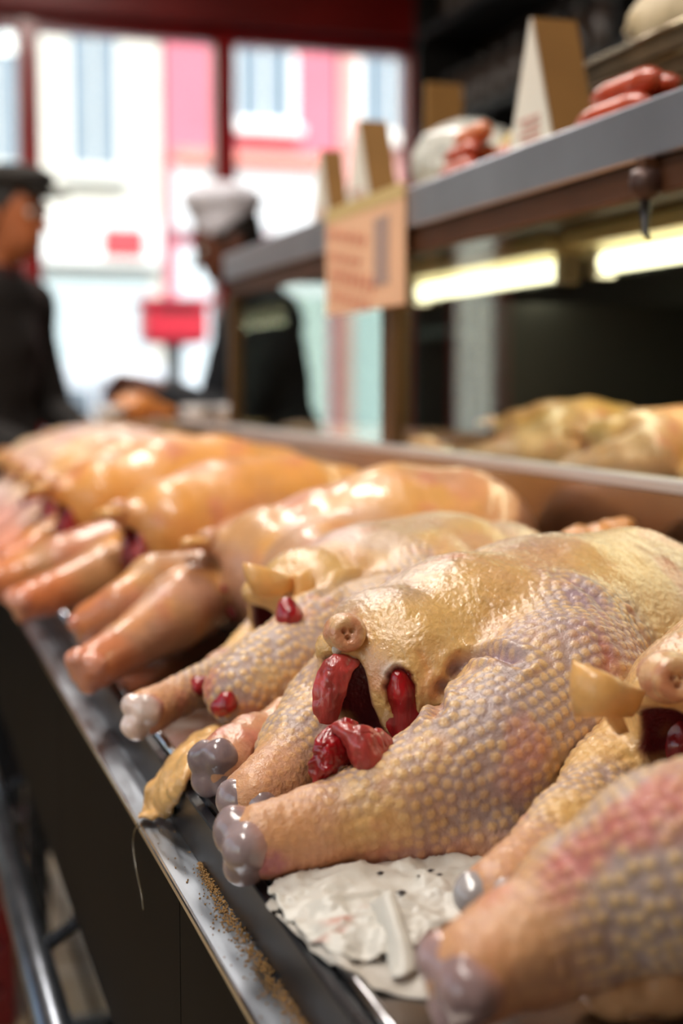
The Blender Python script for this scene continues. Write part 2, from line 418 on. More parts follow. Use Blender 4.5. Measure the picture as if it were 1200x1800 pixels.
added_lamp(.12, 2.45, .16, 1.3, 36, label='added long highlight lamp panel on the ceiling above the middle of the counter')
added_lamp(.75, 4.30, .16, 1.3, 18, label='added long ceiling lamp panel over the far end of the counter')

# ================================================================== COUNTER
ct = empty('butcher_counter', (.165, .2, 0), 0, 'long dark butcher counter with a narrow steel front ledge', 'counter')
def loc(mb, o=(.165, .2, 0)):
    mb.V = [(v[0]-o[0], v[1]-o[1], v[2]-o[2]) for v in mb.V]; return mb
YC0, YC1 = .2, 3.25
loc(MB().box((.52, YC0, .0), (1.30, YC1, .855))).build('body', black_m, ct)
loc(MB().box((.1665, YC0, .815), (.53, YC1, .8614))).build('apron_frame', black_m, ct)
for y in (YC0+.03, 1.25, 2.25, YC1-.05):
    loc(MB().box((.20, y, 0), (.235, y+.035, .82), .003)).build('leg', dsteel_m, ct)
    loc(MB().box((.215, y+.005, .10), (.53, y+.03, .13))).build('stretcher', dsteel_m, ct)
loc(MB().box((.161, YC0, .8615), (.20, YC1, .865), .0008)).build('ledge', steel_m, ct)
loc(MB().box((.1600, YC0, .8622), (.1625, YC1, .8668), .0007)).build('ledge_lip', mat('bright_steel', (205,208,212), 0.16, 1.0, noise=0.05), ct)
loc(MB().box((.184, YC0, .8645), (.192, YC1, .8985), .001)).build('riser', blackm_m, ct)
loc(MB().box((.187, YC0, .855), (.66, YC1, .893))).build('bed', dsteel_m, ct)
for k in range(5):   # panels of the counter front
    y0 = YC0+.01+k*.61
    loc(MB().box((.1622, y0, .66), (.1665, y0+.6085, .8612), .0005)).build('front_panel', mat('front_enamel', (10,8,8), 0.6, 0.0, noise=0.3, nscale=5, spec=.06), ct)
rl = empty('bumper_rail', (.13, YC0, .60), 0, 'round steel bumper rail running along the dark counter front', 'rail')
MB().tube([(0, 0, 0), (0, YC1-YC0, 0)], .017, 16).build('pipe', mat('rail_steel', (120,124,132), 0.3, 0.9, noise=.2), rl, True)
for k in range(6): MB().tube([(0, .1+k*.55, 0), (.045, .1+k*.55, .03), (.045, .1+k*.55, .12)], .008, 10).build('bracket', dsteel_m, rl)
# upstand behind the birds
us = empty('upstand', (.655, YC0, .893), 0, 'polished steel upstand with a pale top rail behind the birds', 'upstand')
MB().box((-.004, 0, 0), (.006, YC1-YC0, .182)).build('panel', mat('upstand_steel', (150,140,132), 0.22, 1.0, noise=0.15, nscale=6), us)
MB().box((-.012, 0, .180), (.010, YC1-YC0, .192), .002).build('top_rail', mat('rail_white', (196,190,188), 0.3, 0.3), us)
# trays
tray_m = mat('tray_steel', (150,142,136), 0.2, 1.0, noise=0.12, nscale=18, rvar=0.08, bump=0.06, bscale=40)
def tray(y0, y1, label):
    e = empty('steel_tray', (.1955, y0, .893), 0, label, 'tray', 'steel trays along the counter')
    w, l = .4515, y1-y0
    MB().box((0, 0, 0), (w, l, .005)).build('base', tray_m, e)
    r = MB()
    for a, b in (((0, 0), (w, 0)), ((w, 0), (w, l)), ((w, l), (0, l)), ((0, l), (0, 0))):
        r.tube([(a[0], a[1], .0075), (b[0], b[1], .0075)], .0032, 8)
    r.build('rim', mat('rim_steel', (215,215,220), 0.15, 1.0), e, True)
tray(.25, .895, 'steel tray lined with crumpled white paper')
tray(.91, 1.52, 'steel tray beneath the bird with the torn drumstick')
tray(1.535, 2.2, 'steel tray beneath the orange birds in mid counter')
tray(2.215, 3.2, 'steel tray at the window end of the counter')

# ================================================================== BIRDS
def C3(*c): return np.array(lin(*c), np.float32)
TPL = dict(
    body=[(.006,0,.100,.017),(.045,0,.086,.050),(.105,0,.082,.069),(.185,0,.079,.077),(.255,0,.074,.068),(.305,0,.064,.045)],
    near=[(.125,-.052,.088,.052),(.090,-.088,.066,.053),(.030,-.103,.052,.0445),(-.037,-.098,.039,.031),(-.085,-.087,.028,.0225),(-.116,-.080,.0235,.0200)],
    far=[(.125,.052,.086,.050),(.085,.070,.060,.047),(.030,.050,.048,.037),(-.020,.020,.035,.028),(-.058,-.004,.026,.0205),(-.076,-.012,.023,.0190)],
    wing=[(.235,-.060,.085,.028),(.165,-.098,.024,.022),(.235,-.118,.020,.017)],
    wing2=[(.235,.060,.085,.028),(.170,.096,.030,.022),(.240,.110,.024,.017)],
    cav=((-.004,.000,.060),(.046,.019,.036)))
FW = {}; FV = {}       # skins already laid down, as distance functions in the world
def press(d, PW, against):
    """soft bodies that lie against each other: the later one gives way"""
    for n_ in against: d = smax(d, -FV[n_](PW)-.0006, .003)
    return d
def chain_len(ch):
    P = np.array(ch)[:, :3]; return np.concatenate([[0], np.cumsum(np.linalg.norm(np.diff(P, axis=0), axis=1))])
def chain_at(ch, s):
    L = chain_len(ch); A = np.array(ch); return np.array([np.interp(s, L, A[:, k]) for k in range(4)])
def follicles(V, chains, spac, seed, rmap):
    """follicle points in staggered rows around the limbs, gaps filled at random"""
    rg = np.random.RandomState(seed); kd = KDTree(len(V))
    for i, v in enumerate(V): kd.insert(v, i)
    kd.balance()
    cand = []
    for ch, sp in chains:
        L = chain_len(ch)[-1]; row = 0; s = .004
        while s < L+.002:
            a = chain_at(ch, s); b = chain_at(ch, min(s+.004, L)); c = chain_at(ch, max(s-.004, 0)); t = (b-c)[:3]; t /= np.linalg.norm(t)+1e-9
            u = np.cross(t, [0, 0, 1.]); u /= np.linalg.norm(u)+1e-9; w = np.cross(t, u); n = max(6, int(2*PI*a[3]/sp))
            for k in range(n):
                an = 2*PI*(k+.5*(row % 2))/n+.25*math.sin(row*.11)
                p = a[:3]+a[3]*(u*math.cos(an)+w*math.sin(an)); co, i, d = kd.find(p)
                if d < sp*.9: cand.append(i)
            row += 1; s += sp*.80
    rest = rg.permutation(len(V))[:60000]
    dead = np.zeros(len(V), bool); keep = []
    for i in list(cand)+rest.tolist():
        if dead[i]: continue
        r = rmap[i]*.80; keep.append(i)
        for _, j, _d in kd.find_range(V[i], r): dead[j] = True
    return keep
def bird(label, tail, psi, over=None, h=.004, sub=False, seed=0, fine=False, tint=None, zb=.8975, sc=1.0, group='plucked birds in a row on the counter', lilac=1.0, name='plucked_chicken', cat='chicken', extras=True, against=(), wallx=.6500):
    T = dict(TPL); T.update(over or {})
    e = empty(name, (tail[0], tail[1], zb), psi, label, cat, group); e.scale = (sc, sc, sc)
    fl = (1.0, .86, 1.0)
    def f_body(P): return sd_chain(P, T['body'], fl)
    def f_legs(P):
        d = sd_chain(P, T['near'])
        return np.minimum(d, sd_chain(P, T['far']))
    def f_cav(P): return sd_ell(P, *T['cav'])
    def fn(P):
        b = f_body(P)
        b = smin(b, sd_ell(P, (.15, 0, .052), (.12, .075, .048)), .03)        # breast on the tray
        b = smin(b, sd_chain(P, [(.03, 0, .096, .016), T.get('tailtip', (-.010, 0, .104, .0105))]), .015)
        b = smax(b, -f_cav(P), .006)
        b = smin(b, f_legs(P), .011)
        b = smin(b, sd_chain(P, T['wing']), .012); b = smin(b, sd_chain(P, T['wing2']), .012)
        b = b+(vnoise(P, 32, seed)-.5)*(.004 if fine else .0022)+(vnoise(P, 110, seed+3)-.5)*(.0012 if fine else .0004)
        b = smax(b, .002-P[:, 2], .004)                                           # settle on the tray
        if wallx is not None:
            PW = np.stack([P[:, 0]*sc*cs-P[:, 1]*sc*sn+tail[0], P[:, 0]*sc*sn+P[:, 1]*sc*cs+tail[1], P[:, 2]*sc+zb], 1).astype(np.float32)
            b = press(smax(b, (PW[:, 0]-wallx)/sc, .004)*sc, PW, against)/sc
        return b
    cs, sn = math.cos(psi), math.sin(psi)
    def fvec(Q_):
        dx, dy, dz = Q_[:, 0]-tail[0], Q_[:, 1]-tail[1], Q_[:, 2]-zb
        return fn(np.stack([(dx*cs+dy*sn)/sc, (-dx*sn+dy*cs)/sc, dz/sc], 1).astype(np.float32))*sc
    FV[label] = fvec
    allp = np.vstack([np.array(T[k]) for k in ('body', 'near', 'far', 'wing', 'wing2')])
    lo = (allp[:, :3]-allp[:, 3:4]).min(0)-.02; hi = (allp[:, :3]+allp[:, 3:4]).max(0)+.02; lo[2] = -.012
    def fworld(p):
        dx, dy, dz = p[0]-tail[0], p[1]-tail[1], p[2]-zb
        return float(fn(np.array([[(dx*cs+dy*sn)/sc, (-dx*sn+dy*cs)/sc, dz/sc]], np.float32))[0])*sc
    FW[label] = fworld
    def lsurf(px, py):
        q = surf(px, py, fworld, 0, .4); return None if q is None else np.array(L_(tail, psi, q, zb))/sc
    V, Q = nets(fn, lo, hi, h)
    if sub: V, Q = subdiv(V, Q)
    V, N = project(fn, V)
    # weights
    db = f_body(V); dn = sd_chain(V, T['near']); df = sd_chain(V, T['far']); dl = np.minimum(dn, df)
    wleg = sst(db-dl, -.012, .014); dc = f_cav(V); wcav = sst(-dc, -.0045, .002)*sst(-dl, -.02, .01*0-.004)
    wcav = sst(.004-dc, 0, .004)*sst(dl, .001, .004)
    hn = np.linalg.norm(V-np.array(T['near'][-1][:3]), axis=1); hf = np.linalg.norm(V-np.array(T['far'][-1][:3]), axis=1); hk = hf if T.get('torn_near') else np.minimum(hn, hf)
    whock = 1-sst(hk, .025, .065)
    dome = np.zeros(len(V), np.float32)
    if fine:
        rmap = .0050+(.0078-.0050)*wleg*(1-.35*whock)
        keep = follicles(V, [(T['near'], .0078), (T['far'], .0078), (T['body'], .0052)], None, seed, rmap)
        kd = KDTree(len(keep))
        for q, i in enumerate(keep): kd.insert(V[i], i)
        kd.balance()
        dd = np.empty(len(V), np.float32); sp = np.empty(len(V), np.float32)
        for i, v in enumerate(V):
            co, j, d = kd.find(v); dd[i] = d; sp[i] = rmap[j]
        x = dd/(.52*sp); dome = np.clip(1-x*x, 0, 1)
        amp = (.00040+.00070*wleg)*(1-.75*whock)*(1-wcav)*(.55+.9*fnoise(V, 18, seed+7))
        V = V+N*(dome*amp-amp*.3)[:, None]
        # wrinkles round the hocks
        for ch, hh in ((T['near'], hn), (T['far'], hf)):
            wr = (1-sst(hh, .022, .060))*sst(hh, .012, .020)
            V = V+N*(wr*.00045*vnoise(V, 90, seed+4)*np.sin(hh*2*PI/.0040+9*vnoise(V, 50, seed)))[:, None]
    # colour of the skin itself
    fold = []
    for pts, wd_, dp_, fc_, fw_ in T.get('grooves', ()):       # creases of the skin
        Pl = [lsurf(*q) for q in pts]; Pl = catmull([q for q in Pl if q is not None], 5)
        dg = None
        for a_, b_ in zip(Pl[:-1], Pl[1:]):
            ba = b_-a_; t = np.clip(((V-a_)@ba)/max(ba@ba, 1e-9), 0, 1); d_ = np.linalg.norm(V-a_-t[:, None]*ba, axis=1); dg = d_ if dg is None else np.minimum(dg, d_)
        ends = np.minimum(np.linalg.norm(V-Pl[0], axis=1), np.linalg.norm(V-Pl[-1], axis=1)); tp = sst(ends, .0, .010)
        g_ = np.exp(-(dg/wd_)**2)*tp; V = V-N*(dp_*(g_-.45*np.exp(-((dg-2.1*wd_)/wd_)**2)*tp))[:, None]; fold.append((g_, fc_, fw_))
    wounds = np.zeros(len(V), np.float32)
    for pts, wd_, dp_ in T.get('wounds', ()):                  # openings torn in the skin
        Pl = [lsurf(*q) for q in pts]; Pl = [q for q in Pl if q is not None]; Pl = np.array([q for q in Pl if np.linalg.norm(q-Pl[1]) < .035]); R_ = np.interp(np.linspace(0, 1, 25), np.linspace(0, 1, len(wd_)), wd_); Pl = catmull(Pl, 6); R_ = np.interp(np.linspace(0, 1, len(Pl)), np.linspace(0, 1, 25), R_)
        dg = np.min([np.linalg.norm(V-p_, axis=1)-r_ for p_, r_ in zip(Pl, R_)], axis=0)+(fnoise(V, 240, seed+31)-.5)*.004
        k_ = 1-sst(dg, -.0012, .0006); V = V-N*(k_*dp_-.0012*np.exp(-((dg-.0016)/.0014)**2))[:, None]; wounds = np.maximum(wounds, k_)
    n1 = fnoise(V, 14, seed+1)[:, None]; n2 = fnoise(V, 22, seed+2)[:, None]; n3 = fnoise(V, 9, seed+5)[:, None]
    yel, pea, lil, pale, hock, red = C3(220,172,104), C3(210,156,112), C3(174,148,140), C3(230,186,124), C3(212,150,106), C3(188,70,58)
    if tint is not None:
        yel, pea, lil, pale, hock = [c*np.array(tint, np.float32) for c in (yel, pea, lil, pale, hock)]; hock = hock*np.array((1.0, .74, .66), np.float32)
    col = yel*(1-sst(n1, .42, .62))+pea*sst(n1, .42, .62)
    wl_ = (np.clip(wleg*.95+.25*sst(-V[:, 1], .05, .09)*0, 0, 1)[:, None]*sst(n2, .24, .46)+.55*sst(n3, .56, .70)*(1-wleg[:, None]))*lilac
    wl_ = np.clip(wl_, 0, 1); col = col*(1-wl_)+lil*wl_
    wd = (sst(dome, .25, .8)*(.25+.5*wleg))[:, None]; col = col*(1-wd)+pale*wd
    wk = (whock*.8)[:, None]; col = col*(1-wk)+hock*wk
    wr = (sst(fnoise(V, 26, seed+9), .60, .74)*.45*(1-whock))[:, None]; col = col*(1-wr)+C3(206,120,100)*wr
    wu = (sst(.030-V[:, 2], 0, .02)*.55)[:, None]; col = col*(1-wu)+C3(204,132,112)*wu
    for px, py, r_, c_, w_ in T.get('patches', ()):
        q = lsurf(px, py)
        if q is None: continue
        k_ = (w_*(1-sst(np.linalg.norm(V-q, axis=1)+(fnoise(V, 60, seed+px)-.5)*r_*1.1, r_*.35, r_)))[:, None]; k_ = k_*(1-.35*dome[:, None]); col = col*(1-k_)+C3(*c_)*k_
    for g_, c_, w_ in fold: col = col*(1-(g_*w_)[:, None])+C3(*c_)*(g_*w_)[:, None]
    ins = C3(104,12,16)*(1-.35*n2)
    col = col*(1-wcav[:, None])+ins*wcav[:, None]
    col = col*(1-wounds[:, None])+C3(126,10,18)*wounds[:, None]
    wetv = np.clip((1-wleg)*(.75+.9*fnoise(V, 20, seed+8))+.22+.4*wcav, 0, 1); col = np.hstack([col, wetv[:, None]])
    mesh('skin_body', V, Q, skin_m if fine else skinf_m, e, True, col)
    if extras: bird_extras(e, T, seed, fine)
    return e
def frame_from(d):
    d = np.asarray(d, float); d = d/np.linalg.norm(d); u = np.cross(d, [0, 0, 1.]); u /= np.linalg.norm(u)+1e-9; return d, u, np.cross(u, d)
def knuckles(e, ch, seed, n=3, r=.0115, col=((146,126,126), (186,140,128)), h=.0022, lift=0.0, spread=.62):
    """grey cartilage knobs of a cut hock joint"""
    A = np.array(ch); p = A[-1, :3]; R = A[-1, 3]; d, u, w = frame_from(A[-1, :3]-A[-2, :3])
    p = p+d*(R*.50+lift); rg = random.Random(seed); bl = []
    for k in range(n):
        a = 2*PI*k/n+rg.uniform(-.35, .35)+.6; rr = r*rg.uniform(.82, 1.15); o = max(R-rr*.88, R*.35)
        bl.append((p+u*math.cos(a)*o+w*math.sin(a)*o+d*rg.uniform(-.002, .003), rr))
    def fn(P):
        dd = None
        for c, rr in bl:
            q = np.sqrt(((P-c.astype(np.float32))**2).sum(1))-rr; dd = q if dd is None else smin(dd, q, .0026)
        dd = dd+(vnoise(P, 120, seed)-.5)*.0022
        return smin(dd, np.sqrt(((P-(p-d*.006).astype(np.float32))**2).sum(1))-R*.8, .004)
    g, pk = C3(*col[0]), C3(*col[1])
    def cf(V, N):
        t = sst(fnoise(V, 70, seed), .40, .68)[:, None]; t2 = sst((V-p)@d, .004, -.006)[:, None]
        c = g*(1-t)+g*1.35*t; return c*(1-t2)+pk*t2
    ext = R+r+.006
    return sdf_obj('hock_joint', fn, p-ext, p+ext, h, knuck_m, e, colf=cf)
def tail_nub(e, c, r=.0145, d=(-.75, -.55, .1), h=.0016):
    """the puckered stub at the end of the tail"""
    c = np.array(c, float); d, u, w = frame_from(d); fc = c+d*r*.55
    def fn(P):
        q = sd_ell(P, c, (r, r, r*.95))
        q = smin(q, sd_chain(P, [tuple(c)+(r*.8,), tuple(c-d*.014)+(r*.75,)]), .004)
        rel = P-fc.astype(np.float32); a = rel@d.astype(np.float32); x = rel@u.astype(np.float32); y = rel@w.astype(np.float32); rho = np.sqrt(x*x+y*y)
        tor = np.sqrt((rho-r*.52)**2+(a-r*.22)**2)-r*.30; q = smin(q, tor, .002)
        for k in range(3):
            an = 2*PI*k/3+.5; pc = fc+d*r*.36+(u*math.cos(an)+w*math.sin(an))*r*.2
            q = smax(q, -(np.sqrt(((P-pc.astype(np.float32))**2).sum(1))-r*.13), .0015)
        return q
    def cf(V, N):
        t = sst(fnoise(V, 120, 3), .42, .66)[:, None]; return C3(222,174,124)*(1-t)+C3(206,140,100)*t
    return sdf_obj('tail_nub', fn, c-r*2.6, c+r*2.6, h, skin_m, e, colf=cf)
def meat(e, name, chain, m, seed=0, h=.003, amp=.004, flat=None):
    A = np.array(chain); lo = (A[:, :3]-A[:, 3:4]*1.3).min(0)-.006; hi = (A[:, :3]+A[:, 3:4]*1.3).max(0)+.006
    def fn(P): return sd_chain(P, chain, flat)+(vnoise(P, 130, seed)-.5)*amp
    return sdf_obj(name, fn, lo, hi, h, m, e)
def bird_extras(e, T, seed, fine):
    if T.get('custom'): return
    rg = random.Random(seed*7+1); hs = .0022 if fine else .0035
    for k, ch in enumerate((T['near'], T['far'])):
        if T.get('cut_near') and k == 0: continue
        knuckles(e, ch, seed*3+k, n=rg.choice((3, 3, 4)), r=.0105, h=hs, col=T.get('kcol', ((150,128,134), (196,150,138))))
    tail_nub(e, (-.012, 0, .108), .0130, h=hs*.8)
    meat(e, 'cavity_flesh', [(.006,-.015,.088,.006), (.002,-.014,.066,.010), (.006,-.010,.044,.008)], flesh_m, seed, hs)
    meat(e, 'cavity_flesh', [(.008,.014,.080,.006), (.004,.014,.058,.009), (.004,.010,.040,.007)], flesh_m, seed+1, hs)
    V, Fc = flap_geo([[(-.006,-.006,.104),(-.022,-.020,.112),(-.040,-.030,.108)],[(-.004,.004,.098),(-.024,-.004,.118),(-.046,-.012,.114)],[(-.002,.014,.092),(-.020,.012,.104),(-.040,.006,.098)]], .007, 12, 12, noise=.001, seed=seed)
    mesh('fat_flap', V, Fc, fat_m, e, True)

def surf(px, py, f, off=0.0, t0=.45):
    """first point of a bird's skin on a sight line, moved off towards the viewer"""
    d = ray(px, py); d = d/np.linalg.norm(d); t = t0
    for _ in range(200):
        v = f(CAMP+d*t)
        if v < .0004: break
        t += v*.6
        if t > 3: return None
    return CAMP+d*(t-off)
def surf_chain(pts, f, t0, jump=.018):
    """points on the skin along a sight path; one that would leap to another limb stays at its neighbour's distance"""
    out = []; last = None
    for px, py, off, r in pts:
        q = surf(px, py, f, 0, t0); d = ray(px, py); d = d/np.linalg.norm(d); t = None if q is None else np.linalg.norm(q-CAMP)
        if t is None or (last is not None and abs(t-last) > jump): t = last
        last = t; out.append((CAMP+d*(t-off), r))
    return out
def L_(tail, psi, p, zb=.8975):
    """world point to the bird's own axes"""
    dx, dy = p[0]-tail[0], p[1]-tail[1]; c, s = math.cos(psi), math.sin(psi)
    return (dx*c+dy*s, -dx*s+dy*c, p[2]-zb)


R19 = math.radians(19)
GRP = 'plucked birds in a row on the counter'
# ---- the large bird in the middle of the picture
HT = (.275, .845)
def hl(p): return L_(HT, R19, p)
def hz(px, py, z): return hl(onz(px, py, z))
hw = [(.235,-.060,.085,.028), hz(985,1400,.925)+(.024,), hz(860,1462,.914)+(.017,), hz(720,1492,.909)+(.012,), hz(655,1504,.907)+(.009,)]
LAB1 = 'large yellow plucked bird with scaly lilac drumstick over the torn white paper'
hero = bird(LAB1, HT, R19, dict(custom=True, wing=hw, cav=((-.006,-.009,.062),(.046,.019,.040)),
    body=[(.006,0,.101,.017),(.045,0,.088,.052),(.105,0,.084,.072),(.185,0,.082,.081),(.265,0,.082,.080),(.330,0,.072,.054)],
    near=[(.140,-.058,.092,.054),(.095,-.096,.072,.058),(.030,-.106,.053,.0450),(-.037,-.099,.0375,.0290),(-.085,-.088,.0270,.0218),(-.116,-.080,.0245,.0210)],
    patches=[(1030,1045,.024,(164,132,142),.85),(950,1095,.032,(180,152,152),.6),(1085,1110,.034,(168,116,116),.6),(1060,1180,.020,(176,104,92),.5),(472,1520,.015,(186,104,116),.75),
             (758,1205,.010,(226,156,96),.6),(690,1178,.010,(226,214,204),.9),(655,1150,.014,(222,172,134),.7),(880,1230,.030,(170,146,146),.5),(1000,1350,.03,(196,160,98),.5),
             (700,1100,.03,(222,172,96),.6),(840,1030,.05,(220,170,96),.7),(520,1450,.02,(222,160,108),.6),(560,1510,.02,(220,158,110),.6),(850,1400,.03,(166,146,150),.4)],
    grooves=[([(768,1255),(780,1208),(803,1172),(840,1152),(885,1150),(915,1165)],.0045,.0060,(158,128,140),.8), ([(728,1130),(752,1175),(766,1225),(764,1272)],.0030,.0012,(224,150,92),.5),
             ([(1112,1085),(1136,1130),(1150,1180)],.004,.003,(160,104,104),.7), ([(1050,1110),(1066,1150),(1072,1200)],.003,.0018,(180,100,86),.6), ([(985,1010),(1040,1040),(1080,1085)],.005,.0025,(170,140,146),.4)],
    wounds=[([(699,1178),(704,1215),(712,1255),(718,1290),(720,1312)],(.003,.0085,.0105,.009,.004),.005)],
    skipk=True), h=.0031, sub=True, seed=3, fine=True)
fh = FW[LAB1]
def hs(px, py, off=0.0): return hl(surf(px, py, fh, off))
knuckles(hero, [(-.085,-.087,.029,.0230),(-.116,-.080,.0245,.0210)], 5, n=3, r=.0125, spread=.60)
knuckles(hero, [(-.058,-.004,.026,.0205),(-.076,-.012,.023,.0190)], 8, n=3, r=.0115, spread=.58)
tail_nub(hero, hs(606, 1114, -.004), .0140, d=(-.45, -.85, .18))
def hmeat(name, pts, m, seed, amp=.003, h=.0022):
    return meat(hero, name, [tuple(hl(p))+(r,) for p, r in surf_chain(pts, fh, .45)], m, seed, h, amp)
hmeat('thigh_muscle', [(700,1190,-.0070,.0055),(705,1215,-.0095,.0090),(711,1250,-.0120,.0115),(716,1282,-.0115,.0105),(718,1304,-.008,.006)], flesh_m, 4)
#hmeat('white_tendon', [(684,1150,-.002,.003),(690,1180,-.002,.0042),(688,1212,-.003,.003)], white_m, 5, .002)
hmeat('white_tendon', [(592,1140,-.001,.003),(588,1158,-.001,.003)], white_m, 6, .002)
d0 = np.linalg.norm(np.array(surf(640, 1220, fh))-CAMP)
def hp(px, py, dep):
    d = ray(px, py); return hl(CAMP+d/np.linalg.norm(d)*dep)
V, Fc = flap_geo([[hp(585,1150,.885),hp(605,1150,.885),hp(632,1160,.89)],[hp(540,1190,.880),hp(585,1190,.872),hp(620,1185,.88)],[hp(545,1225,.882),hp(585,1225,.872),hp(612,1215,.88)],[hp(560,1270,.885),hp(575,1275,.885),hp(595,1265,.888)]], .0016, 30, 30, noise=.0012, seed=2, rag=.004)
mesh('skin_membrane', V, Fc, pinkflesh_m, hero, True)
def ht(px, py, dep): return hp(px, py, dep+.010)      # torn meat lies in the hollow between the two legs
V, Fc = flap_geo([[ht(560,1290,.800),ht(585,1262,.806),ht(615,1258,.815),ht(630,1270,.82)],[ht(540,1325,.795),ht(580,1290,.785),ht(620,1290,.792),ht(640,1295,.81)],[ht(545,1350,.795),ht(575,1330,.783),ht(610,1330,.79),ht(628,1330,.81)],[ht(548,1388,.800),ht(572,1368,.797),ht(590,1352,.80),ht(612,1348,.812)]], .0030, 36, 36, noise=.0016, seed=5, nsc=120, rag=.0028)
mesh('torn_meat', V, Fc, flesh_m, hero, True)
V, Fc = flap_geo([[ht(585,1275,.800),ht(620,1262,.795),ht(665,1285,.800),ht(690,1305,.812)],[ht(592,1310,.792),ht(625,1292,.778),ht(665,1305,.786),ht(695,1318,.812)],[ht(610,1335,.798),ht(640,1325,.775),ht(670,1335,.786),ht(680,1335,.81)],[ht(635,1352,.802),ht(650,1368,.795),ht(672,1352,.798),ht(690,1340,.81)]], .0035, 36, 36, noise=.0016, seed=8, nsc=110, rag=.0028)
mesh('torn_meat', V, Fc, pinkflesh_m, hero, True)
V, Fc = flap_geo([[ht(548,1382,.800),ht(590,1362,.803)],[ht(560,1404,.799),ht(598,1390,.803)],[ht(572,1420,.803),ht(600,1412,.808)]], .005, 10, 8, noise=.001, seed=9)
mesh('fat_flap', V, Fc, fat_m, hero, True)
# fleck of grit on the skin
# ---- the bird behind it, with the torn drumstick
T2 = (.292, 1.10)
def l2(p): return L_(T2, R19, p)
def z2(px, py, z, r): return tuple(l2(onz(px, py, z)))+(r,)
LAB2 = 'plucked bird with torn drumstick and skin flap hanging over the counter edge'
near2 = [(.125,-.052,.088,.054),(.085,-.085,.070,.052), z2(570,1135,.965,.042), z2(490,1180,.955,.034), z2(425,1212,.948,.0265)]
far2 = [(.125,.052,.086,.050),(.075,.060,.060,.044), z2(480,1110,.950,.021), z2(395,1180,.936,.0160), z2(310,1228,.928,.0150), z2(258,1252,.926,.0170)]
b2 = bird(LAB2, T2, R19, dict(custom=True, torn_near=True, near=near2, far=far2, patches=[(560,1130,.03,(176,150,146),.6),(470,1190,.02,(216,184,128),.6),(360,1210,.014,(206,110,90),.7),(320,1240,.012,(214,130,110),.6)], grooves=[([(560,1050),(620,1015),(700,1005),(780,1030)],.004,.0035,(176,140,120),.5)]), h=.0036, sub=True, seed=11, fine=True, against=[LAB1])
f2 = FW[LAB2]
def s2(px, py, off=0.0): return l2(surf(px, py, f2, off, .6))
def p2(px, py, dep):
    d = ray(px, py); return l2(CAMP+d/np.linalg.norm(d)*dep)
knuckles(b2, far2, 15, n=3, r=.0105, col=((206,184,176), (200,128,112)), spread=.5)
def m2(name, pts, m, seed, amp=.003): return meat(b2, name, [tuple(l2(p))+(r,) for p, r in surf_chain(pts, f2, .6)], m, seed, .0026, amp)
m2('torn_meat', [(350,1206,.001,.008),(368,1202,.001,.007)], flesh_m, 1)
m2('torn_meat', [(398,1235,.002,.008),(386,1242,.003,.007)], flesh_m, 2)
q = np.linalg.norm(np.array(surf(500, 1030, f2, 0, .6))-CAMP)
V, Fc = flap_geo([[p2(428,992,q-.015),p2(432,1015,q-.02),p2(448,1042,q-.015)],[p2(455,995,q-.02),p2(460,1015,q-.035),p2(470,1050,q-.02)],[p2(492,1015,q-.012),p2(490,1030,q-.02),p2(492,1042,q-.012)],[p2(515,1015,q),p2(515,1025,q),p2(510,1040,q)]], .010, 14, 14, noise=.001, seed=3)
mesh('fat_flap', V, Fc, fat_m, b2, True)
V, Fc = flap_geo([[p2(545,1000,q),p2(560,1040,q-.005),p2(540,1085,q)],[p2(530,1005,q-.015),p2(548,1040,q-.018),p2(528,1080,q-.012)],[p2(515,1010,q-.008),p2(520,1035,q-.012),p2(515,1065,q-.006)]], .006, 12, 14, noise=.001, seed=4)
mesh('skin_fold', V, Fc, fat_m, b2, True)
q = np.linalg.norm(surf(508, 1085, f2, 0, .6)-CAMP)
meat(b2, 'cavity_flesh', [tuple(p2(505,1064,q-.001))+(.006,), tuple(p2(508,1084,q-.001))+(.009,), tuple(p2(504,1106,q-.001))+(.006,)], flesh_m, 3, .0026, .003)
meat(b2, 'neck_stub', [(.300,0,.080,.030), tuple(l2((.600, 1.150, 1.018)))+(.021,), tuple(l2((.618, 1.108, 1.036)))+(.015,)], mat('neck_skin', (206,138,70), .4, noise=.15, nscale=60, bump=.5, bscale=150, coat=.3), 17, .003)
# torn skin that hangs over the tray edge
W_ = lambda p: l2(p)
V, Fc = flap_geo([[W_(onz(490,1262,.930)),W_(onz(470,1290,.922)),W_(onz(460,1320,.912))],
                  [W_(onz(400,1258,.928)),W_(onz(385,1290,.932)),W_(onz(370,1325,.912))],
                  [W_(onz(320,1285,.918)),W_(onz(320,1310,.930)),W_(onz(325,1345,.910))],
                  [W_(onz(262,1360,.906)),W_(onz(285,1355,.920)),W_(onz(330,1385,.908))],
                  [W_(onx(262,1395,.180)),W_(onx(285,1400,.180)),W_(onx(318,1405,.180))],
                  [W_(onz(243,1440,.869)),W_(onz(268,1446,.869)),W_(onz(300,1436,.869))]], .006, 60, 30, noise=.0025, seed=6, nsc=70, rag=.0035)
Vw = np.array(V); c_, s_ = math.cos(R19), math.sin(R19); X = Vw[:, 0]*c_-Vw[:, 1]*s_+T2[0]; Y = Vw[:, 0]*s_+Vw[:, 1]*c_+T2[1]; Z = Vw[:, 2]+.8975
Z = np.where(X > .1925, np.maximum(Z, .9040), np.where(X > .1835, np.maximum(Z, .8990), Z))       # over the tray rim and the riser
X = np.where((X > .176) & (X <= .1835) & (Z < .897), np.minimum(X, .1836), X); Z = np.where((X > .1600) & (X <= .1837), np.maximum(Z, .8652), Z)
V = np.stack([(X-T2[0])*c_+(Y-T2[1])*s_, -(X-T2[0])*s_+(Y-T2[1])*c_, Z-.8975], 1)
